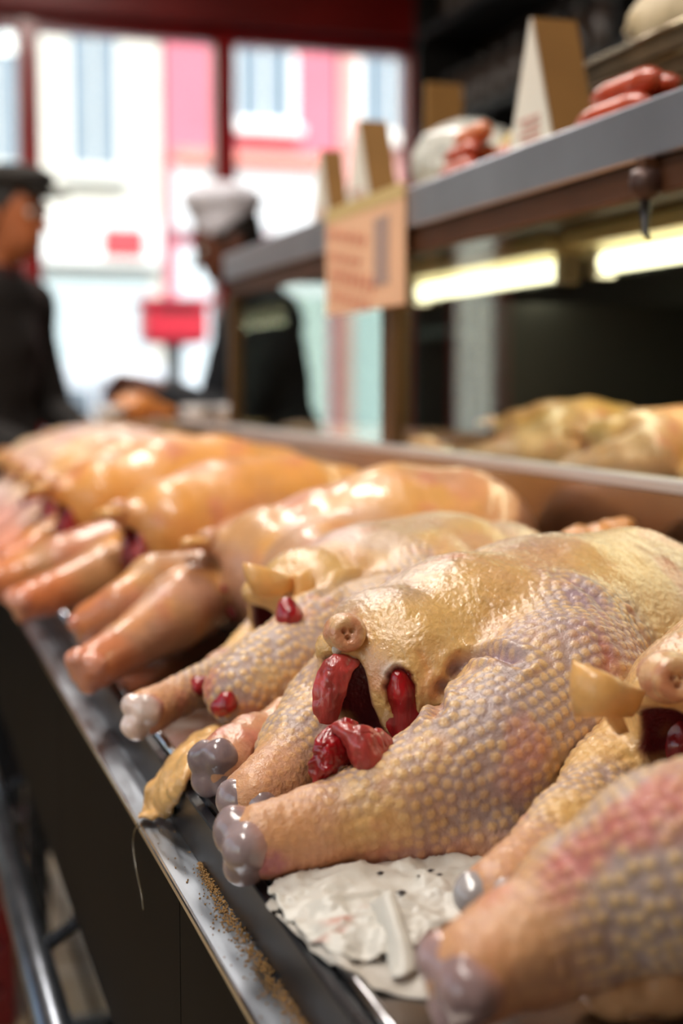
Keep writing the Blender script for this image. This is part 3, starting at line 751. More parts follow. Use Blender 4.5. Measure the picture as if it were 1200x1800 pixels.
mesh('skin_flap', V, Fc, mat('flap_skin', (222,172,108), 0.36, noise=0.22, nscale=70, bump=0.7, bscale=160, coat=0.3, sss=0.1), b2, True)
# slime drip from the flap
dp = [W_(onx(242,1446,.1595)), W_(onx(234,1475,.158)), W_(onx(238,1520,.157)), W_(onx(248,1570,.157)), W_(onx(252,1600,.157))]
V, Fc = tube_geo(catmull(dp, 6), .0005, 6); mesh('drip', V, Fc, mat('slime', (92,78,52), 0.1, coat=1.0), b2, True)
# ---- a loose leg under the big bird
LT = onz(370, 1355, .9); LTt = (LT[0], LT[1])
def ll(p): return L_(LTt, 0, p)
def zl(px, py, z, r): return tuple(ll(onz(px, py, z)))+(r,)
lg = empty('loose_drumstick', (LT[0], LT[1], .8975), 0, 'loose pink drumstick with four grey knuckles wedged beside the torn skin flap', 'drumstick')
chl = [zl(610,1235,.940,.028), zl(540,1268,.934,.0225), zl(450,1310,.927,.0195), zl(400,1340,.923,.0205)]
def fleg(P): return press(smax(sd_chain(P, chl)+(vnoise(P, 60, 4)-.5)*.005, .002-P[:, 2], .004), P+np.array([LT[0], LT[1], .8975], np.float32), [LAB1, LAB2])
def cleg(V, N):
    n = fnoise(V, 30, 5)[:, None]; t = sst(n, .45, .66); c = C3(222,172,124)*(1-t)+C3(204,122,98)*t
    w = sst(V[:, 0], .09, .02)[:, None]*.35; return c*(1-w)+C3(200,110,90)*w
A = np.array(chl); lo = (A[:, :3]-.035).min(0); hi = (A[:, :3]+.035).max(0); lo[2] = -.01
def dleg(V):
    return .0007*(np.clip(vnoise(V, 190, 2)*2-.6, 0, 1))
sdf_obj('leg_skin', fleg, lo, hi, .0036, skin_m, lg, True, cleg, dleg)
knuckles(lg, chl, 33, n=4, r=.0112, spread=.66, col=((128,110,112), (166,116,108)))
# ---- the front bird at the tray corner
T0 = (.400, .668)
def l0(p): return L_(T0, R19, p)
def z0(px, py, z, r): return tuple(l0(onz(px, py, z)))+(r,)
LAB0 = 'plucked bird with red streaked legs and pale fat flap beside the bare tray corner'
near0 = [(.125,-.075,.085,.055),(.060,-.120,.070,.053), z0(1180,1530,.962,.043), z0(1040,1590,.947,.033), z0(920,1660,.934,.025), z0(845,1705,.928,.0225)]
far0 = [(.125,.045,.086,.050),(.050,.048,.060,.040), z0(1080,1370,.945,.026), z0(1010,1450,.935,.0225), z0(920,1540,.925,.0185), z0(878,1575,.922,.0180)]
b0 = bird(LAB0, T0, R19, dict(custom=True, body=[(.006,0,.100,.017),(.045,0,.086,.050),(.095,0,.082,.068),(.145,0,.079,.072),(.185,0,.070,.056)], wing=[(.150,-.060,.080,.026),(.100,-.100,.022,.020),(.160,-.115,.020,.016)], wing2=[(.150,.060,.080,.026),(.110,.09,.03,.02),(.165,.10,.024,.016)], near=near0, far=far0, patches=[(x, y, .016, (190,84,72), .62) for x, y in ((1160,1395),(1110,1430),(1060,1470),(1015,1510),(980,1540))]+[(870,1570,.014,(214,128,96),.6),(860,1700,.018,(226,156,106),.6),(930,1640,.02,(226,166,112),.5)], cav=((-.004,-.006,.060),(.05,.022,.040))), h=.0036, sub=True, seed=21, fine=True, against=[LAB1])
f0 = FW[LAB0]
def s0(px, py, off=0.0): return l0(surf(px, py, f0, off, .4))
def p0(px, py, dep):
    d = ray(px, py); return l0(CAMP+d/np.linalg.norm(d)*dep)
knuckles(b0, near0, 41, n=3, r=.0135, spread=.66, col=((150,122,120), (206,146,120)))
knuckles(b0, far0, 44, n=3, r=.0105, spread=.58, col=((166,158,158), (204,140,112)))
q = np.linalg.norm(np.array(surf(1150, 1230, f0, 0, .4))-CAMP)
tail_nub(b0, s0(1172, 1190, .002), .0150, d=(-.45, -.85, .1))
V, Fc = flap_geo([[p0(1010,1160,q-.03),p0(1002,1205,q-.035),p0(1015,1258,q-.03)],[p0(1045,1180,q-.05),p0(1050,1215,q-.065),p0(1055,1258,q-.05)],[p0(1095,1205,q-.045),p0(1100,1225,q-.055),p0(1085,1262,q-.04)],[p0(1130,1215,q-.01),p0(1125,1235,q-.015),p0(1105,1255,q-.01)]], .009, 16, 16, noise=.001, seed=13)
mesh('fat_flap', V, Fc, fat_m, b0, True)
V, Fc = flap_geo([[p0(1060,1245,q-.03),p0(1085,1240,q-.03)],[p0(1065,1270,q-.035),p0(1095,1265,q-.03)],[p0(1085,1292,q-.025),p0(1105,1285,q-.02)]], .006, 10, 8, seed=14)
mesh('fat_flap', V, Fc, fat_m, b0, True)
meat(b0, 'cavity_flesh', [tuple(l0(p))+(r,) for p, r in surf_chain([(1190,1280,-.004,.008),(1194,1315,-.004,.011),(1188,1345,-.004,.008)], f0, .4)], flesh_m, 9, .0026)
#meat(b0, 'red_streak', [tuple(l0(p))+(r,) for p, r in surf_chain([(975,1545,-.0045,.005),(1020,1505,-.0065,.0075),(1080,1455,-.0075,.009),(1150,1400,-.0065,.008)], f0, .4, .012)], pinkflesh_m, 10, .0026, .004)
# wing tip under its leg
meat(b0, 'wing_tip', [z0(1250,1690,.918,.016), z0(1160,1720,.9155,.014), z0(1080,1735,.913,.012), z0(1040,1725,.9095,.008)], mat('wing_skin', (214,160,112), 0.38, noise=.15, nscale=60, bump=.5, bscale=150, coat=.2), 11, .003)
# ---- birds further along
ORG = (1.0, .84, .70)
PREV = [LAB2]
def far_bird(label, tail, psi, sc, seed, h, tint, over=None, lil=.6, zb=.8975, k=None):
    o = dict(custom=False, kcol=((206,138,112), (206,108,80)))
    rg = random.Random(seed)
    def jit(ch, a): 
        s1, s2, s3 = rg.uniform(-1, 1), rg.uniform(-1, 1), rg.uniform(-1, 1); n_ = len(ch)
        return [(x+a*s1*(k/(n_-1))**1.3, y+a*s2*(k/(n_-1))**1.2, z+max(0, a*.45*s3)*(k/(n_-1)), r) for k, (x, y, z, r) in enumerate(ch)]
    low = lambda ch: [(x if x > 0 else x*.76, y*(.84, .82, .86, .92, .95, .95)[k], z-(.020, .014, .006, 0, 0, 0)[k], r*(.86, .84, .86, .92, 1, 1)[k]) for k, (x, y, z, r) in enumerate(ch)]
    o['body'] = [(.006,0,.101,.017),(.045,0,.091,.048),(.105,0,.090,.064),(.185,0,.088,.070),(.255,0,.080,.062),(.305,0,.064,.042)]
    o['near'] = jit(low(TPL['near']), .024); o['far'] = jit(low(TPL['far']), .028)
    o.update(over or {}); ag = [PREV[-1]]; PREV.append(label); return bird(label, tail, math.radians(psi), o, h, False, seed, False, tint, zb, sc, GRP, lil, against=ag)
T3 = (.322, 1.375); S3 = 1.06
def z3(px, py, z, r): p = L_(T3, math.radians(-6), onz(px, py, z)); return tuple(c/S3 for c in p)+(r/S3,)
big = [(.006,0,.101,.017),(.045,0,.088,.052),(.105,0,.086,.072),(.165,0,.092,.085),(.225,-.003,.092,.080),(.255,-.008,.080,.050)]
far_bird('tall plump bird with one long smooth leg reaching the ledge and a golden rump', T3, -6, S3, 31, .0034, (1.0,.84,.74),
         dict(body=big, near=[(.13,-.055,.090,.056),(.075,-.085,.075,.055), z3(400,1010,.965,.045), z3(300,1085,.945,.033), z3(215,1140,.930,.0225), z3(160,1172,.925,.0205)],
              far=[(.12,.05,.086,.05),(.06,.045,.06,.042), z3(270,1020,.972,.026), z3(210,1065,.952,.021), z3(160,1092,.936,.0190)]))
far_bird('orange bird with a bright glossy back beside the tall plump bird', (.265, 1.60), 21, 1.16, 37, .0045, (1.04,.78,.52),
         dict(far=[(.12,.05,.086,.05),(.06,.055,.06,.042),(-.01,.035,.045,.028),(-.075,.03,.03,.019),(-.095,.03,.026,.018)]))
far_bird('long smooth orange bird whose back reaches up to the steel upstand', (.222, 1.87), 17, 1.25, 43, .005, (1.04,.80,.58))
far_bird('pinkish orange bird lying two places beyond the glossy one', (.232, 2.15), 20, 1.20, 47, .006, (1.05,.96,1.15))
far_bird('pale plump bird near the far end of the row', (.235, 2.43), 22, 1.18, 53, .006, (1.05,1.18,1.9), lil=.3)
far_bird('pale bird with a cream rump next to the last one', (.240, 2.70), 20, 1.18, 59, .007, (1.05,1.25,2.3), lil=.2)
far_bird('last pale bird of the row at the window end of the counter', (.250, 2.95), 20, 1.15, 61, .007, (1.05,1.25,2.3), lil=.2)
# ================================================================== PAPER, CRUMBS
paper_m = mat('greaseproof_paper', attr='col', rough=0.42, noise=0.06, nscale=30, bump=0.4, bscale=90)
pp = empty('paper_sheet', (.25, .65, .8985), 0, 'crumpled white greaseproof paper sheet with torn edge under the scaly drumstick', 'paper')
def lay_paper(V, zmin):
    """paper pressed flat under the birds and bent over the tray rim"""
    Wd = np.array(V)+np.array([.25, .65, .8985])
    for _ in range(14):
        d = np.minimum.reduce([FV[n_](Wd.astype(np.float32)) for n_ in (LAB1, LAB0)]); Wd[:, 2] = np.where(d < .0009, Wd[:, 2]-.0012, Wd[:, 2])
    Wd[:, 2] = np.maximum(Wd[:, 2], zmin)
    dx = Wd[:, 0]-.1955; hump = .9005+np.sqrt(np.clip(.0043**2-dx*dx, 0, None)); Wd[:, 2] = np.where(np.abs(dx) < .0043, np.maximum(Wd[:, 2], hump), Wd[:, 2])
    Wd[:, 2] = np.where(Wd[:, 0] < .192, np.maximum(Wd[:, 2], .8992), Wd[:, 2])
    return Wd-np.array([.25, .65, .8985])
def pz(px, py, z): p = onz(px, py, z); return (p[0]-.25, p[1]-.65, p[2]-.8985)
V, Fc = flap_geo([[pz(470,1560,.902),pz(520,1640,.902),pz(575,1705,.9015),pz(660,1690,.902)],
                  [pz(540,1500,.906),pz(600,1560,.915),pz(660,1640,.912),pz(740,1660,.903)],
                  [pz(650,1480,.902),pz(720,1530,.912),pz(780,1590,.908),pz(840,1620,.902)],
                  [pz(800,1450,.901),pz(860,1500,.901),pz(900,1560,.901),pz(950,1580,.901)],
                  [pz(960,1420,.901),pz(1020,1450,.901),pz(1060,1500,.901),pz(1090,1530,.901)]], .0006, 110, 90, edge=1, noise=.0018, seed=4, nsc=55, rag=.004)
cr_ = np.abs(fnoise(V, 42, 9)-.5)*2; V[:, 2] += (.0035*(1-np.clip(cr_*3.2, 0, 1))+.0015*vnoise(V, 130, 3))*(V[:, 2] > .0025); V[:, 2] = np.maximum(V[:, 2], .0006)
V = lay_paper(V, .8988)
pc = np.tile(C3(208,202,192), (len(V), 1))
for px, py, r, w in ((592,1612,.010,.8),(560,1632,.007,.5),(640,1590,.006,.25),(800,1560,.008,.2)):
    c = np.array(pz(px, py, .911)); dq = np.linalg.norm((V-c)*[1, .8, .5], axis=1)+(fnoise(V, 160, 2)-.5)*.012
    k_ = (w*(1-sst(dq, .0, r)))[:, None]; pc = pc*(1-k_)+C3(196,104,78)*k_
mesh('sheet', V, Fc, paper_m, pp, True, pc); SHEET = [np.array(V)+np.array([.25, .65, .8985])]
def flat_z(px, py): q_ = np.array(pz(px, py, .8995)); return tuple(q_)
V, Fc = flap_geo([[flat_z(470,1590),flat_z(560,1700),flat_z(640,1740)],[flat_z(560,1500),flat_z(720,1610),flat_z(800,1770)],[flat_z(720,1450),flat_z(900,1560),flat_z(1010,1760)],[flat_z(900,1380),flat_z(1060,1500),flat_z(1250,1700)]], .0006, 70, 60, edge=1, noise=.0007, seed=14, nsc=45, rag=.003)
V = lay_paper(V, .8984)
SHEET.append(np.array(V)+np.array([.25, .65, .8985]))
mesh('under_sheet', V, Fc, paper_m, pp, True, np.tile(C3(188,180,170), (len(V), 1)))
V, Fc = flap_geo([[pz(640,1590,.905),pz(672,1650,.9035),pz(690,1720,.902)],[pz(668,1580,.925),pz(690,1650,.918),pz(715,1720,.904)],[pz(690,1560,.922),pz(722,1640,.914),pz(735,1700,.903)]], .0007, 20, 20, edge=1, noise=.001, seed=7, nsc=60)
mesh('folded_corner', V, Fc, paper_m, pp, True, np.tile(C3(208,202,192), (len(V), 1)))
rgc = random.Random(3)
# crumbs swept into the corner of the ledge (nobody could count them)
cm = MB(); base = [(0, 0, 1), (1, 0, 0), (0, 1, 0), (-1, 0, 0), (0, -1, 0), (0, 0, -1)]; fb = [(0,1,2),(0,2,3),(0,3,4),(0,4,1),(5,2,1),(5,3,2),(5,4,3),(5,1,4)]
for k in range(1700):
    y = rgc.uniform(.50, .86); w = .0065*min(1, (.875-y)/.09)+.0012
    x = .1835-abs(rgc.gauss(0, w*.55)); s = rgc.uniform(.00035, .0009)
    if x < .165: continue
    z = .8655+max(0, (x-.1765))*rgc.uniform(0, .55)
    cm.add([(x+b[0]*s*rgc.uniform(.7, 1.3), y+b[1]*s*rgc.uniform(.7, 1.3), z+b[2]*s) for b in base], fb)
for k in range(90):
    y = rgc.uniform(.45, 1.0); x = rgc.uniform(.165, .183); s = rgc.uniform(.0003, .0008)
    cm.add([(x+b[0]*s, y+b[1]*s, .8655+b[2]*s) for b in base], fb)
tag(cm.build('crumbs', mat('crumb', (150,110,58), 0.7, noise=.4, nscale=900)), 'golden crumbs swept into the corner of the steel ledge', 'crumbs', None, 'stuff')
for k, (px, py, s) in enumerate(((668,1556,.0016),(705,1600,.0022),(756,1556,.0018),(772,1562,.0015),(735,1575,.001))):
    p = onz(px, py, .902); SV = np.vstack(SHEET); p[2] = SV[np.argsort(np.linalg.norm(SV[:, :2]-p[:2], axis=1))[:10], 2].max()+s*.35; o = MB().add([(b[0]*s*1.5, b[1]*s, b[2]*s*.6) for b in base], fb).build('dark_speck', mat('dark_fleck', (40,22,18), .6))
    o.location = tuple(p); tag(o, 'tiny dark fleck lying on the white paper', 'speck', 'dark flecks on the paper')

# ================================================================== GLASS CASE
XG = .66; Y0, Y1, YP = .45, 2.76, 1.815
ZF, ZB_, ZS0, ZS1 = 1.045, 1.335, 1.365, 1.416
cs = empty('display_case', (XG, Y0, .893), 0, 'glass display case with steel shelf on top and bronze posts', 'display case')
def cl(mb): mb.V = [(v[0]-XG, v[1]-Y0, v[2]-.893) for v in mb.V]; return mb
alu_m = mat('shelf_aluminium', (196,200,212), 0.30, 0.88, noise=.08, nscale=8)
bronze_m = mat('bronze_strip', (92,58,38), 0.42, 0.3, noise=.15, nscale=12)
bone_m = mat('bronze_post', (96,66,34), 0.38, 0.5, noise=.2, nscale=8)
dark_m = mat('case_black', (8,7,7), 0.6)
cgl = glass_mat('case_glass', (240,246,242), 1.5, .01)
cl(MB().box((XG+.002, Y0, ZF-.03), (1.27, Y1, ZF))).build('case_floor', mat('case_floor_steel', (120,100,76), 0.35, .6), cs)
cl(MB().box((1.25, Y0, ZF), (1.28, Y1-.04, ZS0))).build('back_panel', dark_m, cs)
cl(MB().box((.80, 1.845, ZF), (1.25, 1.86, 1.28))).build('divider', mat('divider_grey', (20,20,19), .5), cs)
cl(MB().box((XG-.01, Y0, ZS0), (1.28, Y1, ZS0+.02))).build('shelf_board', mat('shelf_under', (70,62,50), .5), cs)
cl(MB().box((XG-.014, Y0, ZS0), (XG-.004, Y1, ZS1), .002)).build('shelf_edge', alu_m, cs)
cl(MB().box((XG-.004, Y0, ZS0+.02), (1.28, Y1, ZS1))).build('shelf_top', mat('shelf_top', (170,158,130), .45), cs)
cl(MB().box((XG-.006, Y0, ZB_), (XG+.012, Y1, ZS0), .002)).build('bronze_strip', bronze_m, cs)
for y, w in ((Y0, .03), (YP-.012, .05), (Y1-.03, .03)):
    cl(MB().box((XG-.006, y, 1.0848), (XG+.020, y+w, ZS0), .003)).build('post', bone_m, cs)
cl(MB().box((XG+.002, Y0+.03, 1.0848), (XG+.006, YP-.012, ZB_))).build('front_pane', cgl, cs)
cl(MB().box((XG+.002, YP+.038, 1.0848), (XG+.006, Y1-.03, ZB_))).build('front_pane', cgl, cs)
cl(MB().box((XG+.02, Y1-.016, ZF), (1.25, Y1-.010, ZB_))).build('end_pane', cgl, cs)
cl(MB().box((1.22, Y1-.03, .99), (1.25, Y1, ZS0), .003)).build('post', bone_m, cs)
# tube lamps under the shelf
tube_m = mat('lit_tube', (255,246,214), .4, emit=(255,240,205), estr=4.0)
for y0, y1 in ((.55, 1.70), (1.76, 2.36)):
    tl = empty('tube_lamp', (.90, y0, ZS0), 0, 'lit fluorescent tube under the case shelf, ' + ('over the dressed poultry' if y0 < 1 else 'beyond the small bracket'), 'lamp', 'tubes in the case')
    MB().box((-.05, 0, -.022), (.05, y1-y0, -.001), .003).build('reflector', mat('reflector_cream', (226,216,176), .4), tl)
    MB().tube([(0, .02, -.042), (0, y1-y0-.02, -.042)], .014, 14).build('tube', tube_m, tl, True)
    l = bpy.data.lights.new('tube_glow', 'AREA'); l.shape = 'RECTANGLE'; l.size = .03; l.size_y = y1-y0-.06; l.energy = 2.6*(y1-y0); l.color = (1.0, .88, .62)
    lo_ = bpy.data.objects.new('tube_glow', l); COL.objects.link(lo_); lo_.parent = tl; lo_.location = (0, (y1-y0)/2, -.058)
    for yy in (.008, y1-y0-.03): MB().box((-.016, yy, -.062), (.016, yy+.022, -.02), .003).build('tube_socket', mat('socket_white', (190,186,178), .4), tl)
# latch hanging from the shelf
la = empty('latch_hook', tuple(onx(1135, 320, .645)), 0, 'small dark latch with a curled hook hanging from the bronze strip', 'hook')
V, Fc = lathe_geo([(.003, .012), (.013, .010), (.015, 0), (.013, -.010), (.005, -.016)], 16); mesh('latch_knob', V, Fc, mat('latch_bronze', (78,56,50), .4, .4), la, True)
hk = catmull([(0,0,-.012),(.001,.002,-.026),(-.001,-.002,-.036),(-.004,-.008,-.046),(-.002,-.012,-.050)], 6)
V, Fc = tube_geo(hk, np.linspace(.0055, .002, len(hk)), 8); mesh('curled_hook', V, Fc, mat('hook_black', (24,18,18), .4), la, True)
MB().box((-.006, -.008, .008), (.014, .008, .020)).build('latch_plate', bronze_m, la)
# cardboard sign
sg = empty('cardboard_sign', (.640, 1.725, 1.268), 0, 'salmon cardboard price sign with red slanted lettering fixed across the case post', 'sign')
MB().box((0, 0, 0), (.004, .335, .155), .001).build('card', mat('salmon_card', (236,188,152), .7, noise=.06, nscale=12), sg)
MB().box((-.0006, 0, .135), (.0001, .335, .155)).build('olive_band', mat('olive_print', (206,180,124), .7), sg)
red_i = mat('red_ink', (214,86,66), .6); 
for row, (z0, n, hh) in enumerate(((.108, 6, .020), (.078, 5, .016), (.045, 7, .026), (.018, 6, .018))):
    lt = MB()
    for k in range(n):
        y = .318-k*.030-row*.006; z = z0-k*.0045
        lt.add([(-.0008, y, z), (-.0008, y-.006, z), (-.0008, y-.011, z+hh), (-.0008, y-.005, z+hh)], [(0,1,2,3)])
        lt.add([(-.0008, y-.004, z+hh*.45), (-.0008, y-.020, z+hh*.40), (-.0008, y-.020, z+hh*.58), (-.0008, y-.004, z+hh*.63)], [(0,1,2,3)])
    lt.build('lettering', red_i, sg)
MB().box((-.0009, .055, .03), (.0001, .115, .120)).build('grey_print', mat('grey_ink', (176,150,140), .6), sg)

# ---- poultry inside the case
def case_bird(label, x, y, psi, sc, seed, tint):
    bird(label, (x, y), math.radians(psi), dict(custom=False, kcol=((206,180,140), (214,150,120))), .0075, False, seed, False, tint, ZF-.001, sc, 'dressed birds inside the glass case', .5, name='dressed_chicken', extras=True, wallx=None)
case_bird('pale dressed bird inside the case beside the tall divider', .790, 1.765, -14, .66, 71, (1.1,1.1,1.05))
case_bird('brownish dressed bird with dark hollow in the middle of the case', .785, 1.50, -12, .62, 73, (1.0,.95,.85))
case_bird('small dressed bird propped up at the near end of the case', .80, 1.235, 6, .66, 79, (1.05,.95,.85))
for k, (px, py, s, c) in enumerate(((922,790,.020,(226,204,150)),(1140,818,.018,(222,200,150)),(1100,790,.017,(206,150,120)),(1185,835,.020,(216,190,140)),(785,745,.030,(226,170,130)),(765,715,.022,(200,170,130)))):
    p = onx(px, py, .70 if k < 4 else .72); p[2] = ZF+s*.79
    if k == 0: p[1] = 1.553
    if k == 3: p[1] = 1.118
    if k == 4: p[0], p[1] = .705, 1.824
    if k == 5: p[0], p[1] = .752, 1.862
    o = sdf_obj('giblet', lambda P, s=s, k=k: sd_ell(P, (0, 0, 0), (s*1.15, s*.95, s*.8))+(vnoise(P, 40/s*.02, k)-.5)*s*.35, (-s*2,)*3, (s*2,)*3, s/5, mat('giblet_%d' % k, c, .35, noise=.15, nscale=60, coat=.2))
    o.location = tuple(p)
    tag(o, ['cream round giblet in front of the pale dressed bird', 'cream giblet below the propped small bird', 'pinkish giblet between the dressed birds', 'cream giblet at the near corner of the case', 'salmon coloured poultry lump beside the bronze post', 'small tan lump of poultry behind the salmon one'][k], 'giblet', 'giblets in the case')

# ---- goods on the shelf
kraft_m = mat('kraft_card', (150,108,56), .75, noise=.08, nscale=14); wcard_m = mat('white_card', (226,218,206), .7, noise=.04)
def wedge(x0, x1, y0, y1, hgt, label, ap=.5):
    e = empty('card_wedge', (x0, y0, ZS1), 0, label, 'card stand', 'folded card stands on the shelf')
    w, l = x1-x0, y1-y0; a = l*ap
    # front, back and two ends as thin boards
    t = .003
    def board(nm, pts, m, n):
        n = np.array(n, float)*t; P = [np.array(p, float) for p in pts]; k = len(P)
        V = [tuple(p) for p in P]+[tuple(p+n) for p in P]
        MB().add(V, [tuple(range(k-1, -1, -1)), tuple(range(k, 2*k))]+[(i, (i+1) % k, k+(i+1) % k, k+i) for i in range(k)]).build(nm, m, e)
    board('front_board', [(0,0,0),(w,0,0),(w,a,hgt),(0,a,hgt)], kraft_m, (0,1,.2))
    board('back_board', [(0,l,0),(w,l,0),(w,a+.004,hgt),(0,a+.004,hgt)], kraft_m, (0,-1,.2))
    board('end_board', [(-.001,0,0),(-.001,l,0),(-.001,a+.002,hgt)], wcard_m, (-1,0,0))
    st = MB()
    for k in range(5): st.box((-.0052, l*.28, hgt*(.08+.05*k)), (-.0041, l*(.72-.08*(k % 2)), hgt*(.10+.05*k)))
    st.build('printed_lines', mat('pink_print', (206,150,140), .7), e)
wedge(.700, .752, 1.415, 1.535, .155, 'tall white ended kraft card stand beside the red sausages')
wedge(.705, .750, 2.03, 2.16, .150, 'kraft card stand with white end above the cardboard sign')
wedge(.705, .740, 2.24, 2.34, .135, 'narrow kraft card stand at the far end of the shelf')
bd = empty('kraft_board', (.80, 2.06, ZS1), 0, 'upright brown kraft board standing behind the wrapped parcels', 'board')
MB().box((0, 0, 0), (.06, .008, .205), .001).build('board', kraft_m, bd); MB().box((0, .008, 0), (.06, .05, .004)).build('foot', kraft_m, bd)
sausage_m = mat('sausage_red', (186,74,44), .3, noise=.25, nscale=60, coat=.4); sausage2_m = mat('sausage_orange', (214,120,72), .3, noise=.2, nscale=60, coat=.4)
def sausage(p, ang, ln, r, m, label, group, bend=.3):
    pts = []
    for k in range(9):
        t = k/8-.5; pts.append((t*ln, bend*ln*(t*t), 0))
    R = [r*.35, r*.8, r, r, r*1.02, r, r, r*.8, r*.35]
    e = empty('sausage', p, ang, label, 'sausage', group)
    V, Fc = tube_geo(catmull(pts, 3), np.interp(np.linspace(0, 8, 25), range(9), R), 12); mesh('casing', V, Fc, m, e, True)
    for s in (0, -1):
        q = np.array(pts[s]); d = np.array([-1 if s == 0 else 1, 0, 0]); V, Fc = tube_geo([q, q+d*.008], [.003, .0015], 6); mesh('tied_end', V, Fc, m, e, True)
rs = random.Random(8)
for k in range(8):
    r = .0135; lay = k//5
    lay = (0, 0, 0, 0, 1, 1, 1, 2)[k]; q_ = (0, 1, 2, 3, .5, 1.5, 2.5, 1)[k]
    sausage((.692+q_*.0276, 1.66+.02*(k % 3), ZS1+r+lay*.0240), PI/2+rs.uniform(-.03, .03), .10, r, (sausage_m, sausage2_m)[k % 2], 'orange red sausage heaped by the wrapped parcels', 'sausages heaped by the parcels')
for k in range(6):
    r = .0135; lay = k//4
    q_ = (k % 4)+.5*lay
    sausage((.686+q_*.0276, 1.26+.02*(k % 2), ZS1+r+lay*.0240), PI/2+rs.uniform(-.03, .03), .13, r, sausage_m, 'dark red sausage in the heap beside the stacked trays', 'sausages beside the stacked trays', .15)
film_m = mat('plastic_film', (214,212,204), .18, noise=.12, nscale=30, bump=.8, bscale=40, coat=.6); film2_m = mat('yellow_wrap', (214,186,120), .25, noise=.2, nscale=30, bump=.6, bscale=50, coat=.5)
for k, (x, y, s, m, lb) in enumerate(((.80, 1.90, .066, film_m, 'crumpled clear plastic parcel on the shelf by the kraft board'), (.852, 1.748, .056, film2_m, 'yellowish wrapped parcel between sausages and tall card stand'))):
    o = sdf_obj('wrapped_parcel', lambda P, s=s, k=k: sd_ell(P, (0, 0, 0), (s*1.1, s*1.25, s*.85))+(np.abs(vnoise(P, 34, k)-.5)-.2)*.035, (-s*2,)*3, (s*2,)*3, s/9, m)
    o.location = (x, y, ZS1+(.005 if k else .008)+s*.80); tag(o, lb, 'parcel')
# stacked trays with a paper bag, nearer the camera
bx_ = empty('wooden_crate', (.82, 1.15, ZS1), 0, 'grey green crate carrying the stacked trays on the shelf', 'crate')
cr = mat('crate_paint', (96,90,70), .5, noise=.12)
MB().box((0, 0, 0), (.30, .012, .045)).build('side', cr, bx_); MB().box((0, .338, 0), (.30, .35, .045)).build('side', cr, bx_)
MB().box((0, .012, 0), (.012, .338, .045)).build('side', cr, bx_); MB().box((.288, .012, 0), (.30, .338, .045)).build('side', cr, bx_); MB().box((.012, .012, 0), (.288, .338, .01)).build('bottom', cr, bx_)
for k in range(3):
    e = empty('baking_tray', (.80-.01*k, 1.13+.006*k, ZS1+.0455+k*.024), 0, ['dull metal tray resting on the crate, lowest of the stack', 'dull metal tray in the middle of the stack', 'dull metal tray holding the paper bag, top of the stack'][k], 'tray', 'stacked trays on the shelf')
    tmm = mat('tray_dull', (120,104,82), .35, .7, noise=.15)
    MB().box((0, 0, 0), (.33, .40, .004)).build('base', tmm, e)
    r = MB(); r.box((0, 0, .004), (.006, .40, .022)); r.box((.324, 0, .004), (.33, .40, .022)); r.box((.006, 0, .004), (.324, .006, .022)); r.box((.006, .394, .004), (.324, .40, .022)); r.build('side', tmm, e)
    MB().tube([(-.002, 0, .0215), (-.002, .40, .0215)], .003, 8).build('rolled_rim', mat('rim_bright', (190,176,150), .2, 1.0), e, True)
s = .07
o = sdf_obj('paper_bag', lambda P: sd_ell(P, (0, 0, 0), (.07, .10, .05))+(np.abs(vnoise(P, 22, 5)-.5)-.2)*.05, (-.15, -.18, -.12), (.15, .18, .12), .008, mat('bag_paper', (198,176,140), .6, noise=.1, nscale=20, bump=.6, bscale=40))
o.location = (.88, 1.42, ZS1+.0455+.048+.054); tag(o, 'crumpled cream paper bag lying in the top tray', 'bag')
# dark shelving on the right wall with dim jars
sh = empty('wall_shelving', (2.12, 2.2, 0), 0, 'black shelving unit with rows of dim jars on the dark side wall', 'shelving')
for z in (1.35, 1.75, 2.15, 2.55): MB().box((0, 0, z), (.27, 3.4, z+.03)).build('shelf', dark_m, sh)
for y in (0, 1.7, 3.37): MB().box((0, y, 0), (.27, y+.03, 3.0)).build('upright', dark_m, sh)
jm = MB().add(*lathe_geo([(.04, 0), (.05, .01), (.05, .15), (.035, .17), (.035, .19)], 12)); jar0 = jm.build('jar', mat('dim_jar', (54,40,32), .3, noise=.2), None, True)
lid0 = MB().add(*lathe_geo([(.039, .186), (.040, .19), (.040, .21), (.036, .214)], 12)).build('lid', mat('dim_lid', (30,26,24), .4), jar0, True)
n = 0
for zi, z in enumerate((1.78, 2.18, 2.58)):
    for k in range(20):
        y = 2.36+k*.158+(.05 if k >= 10 else 0)
        if abs(y-3.915) < .08: continue
        if n == 0: j = jar0
        else:
            j = jar0.copy(); COL.objects.link(j); l2_ = lid0.copy(); COL.objects.link(l2_); l2_.parent = j
        j.location = (2.22, y, z+.0005); n += 1
        tag(j, 'dim dark jar standing on the %s shelf of the black shelving' % ('lower', 'middle', 'top')[zi], 'jar', 'jars on the %s wall shelf' % ('lower', 'middle', 'top')[zi])

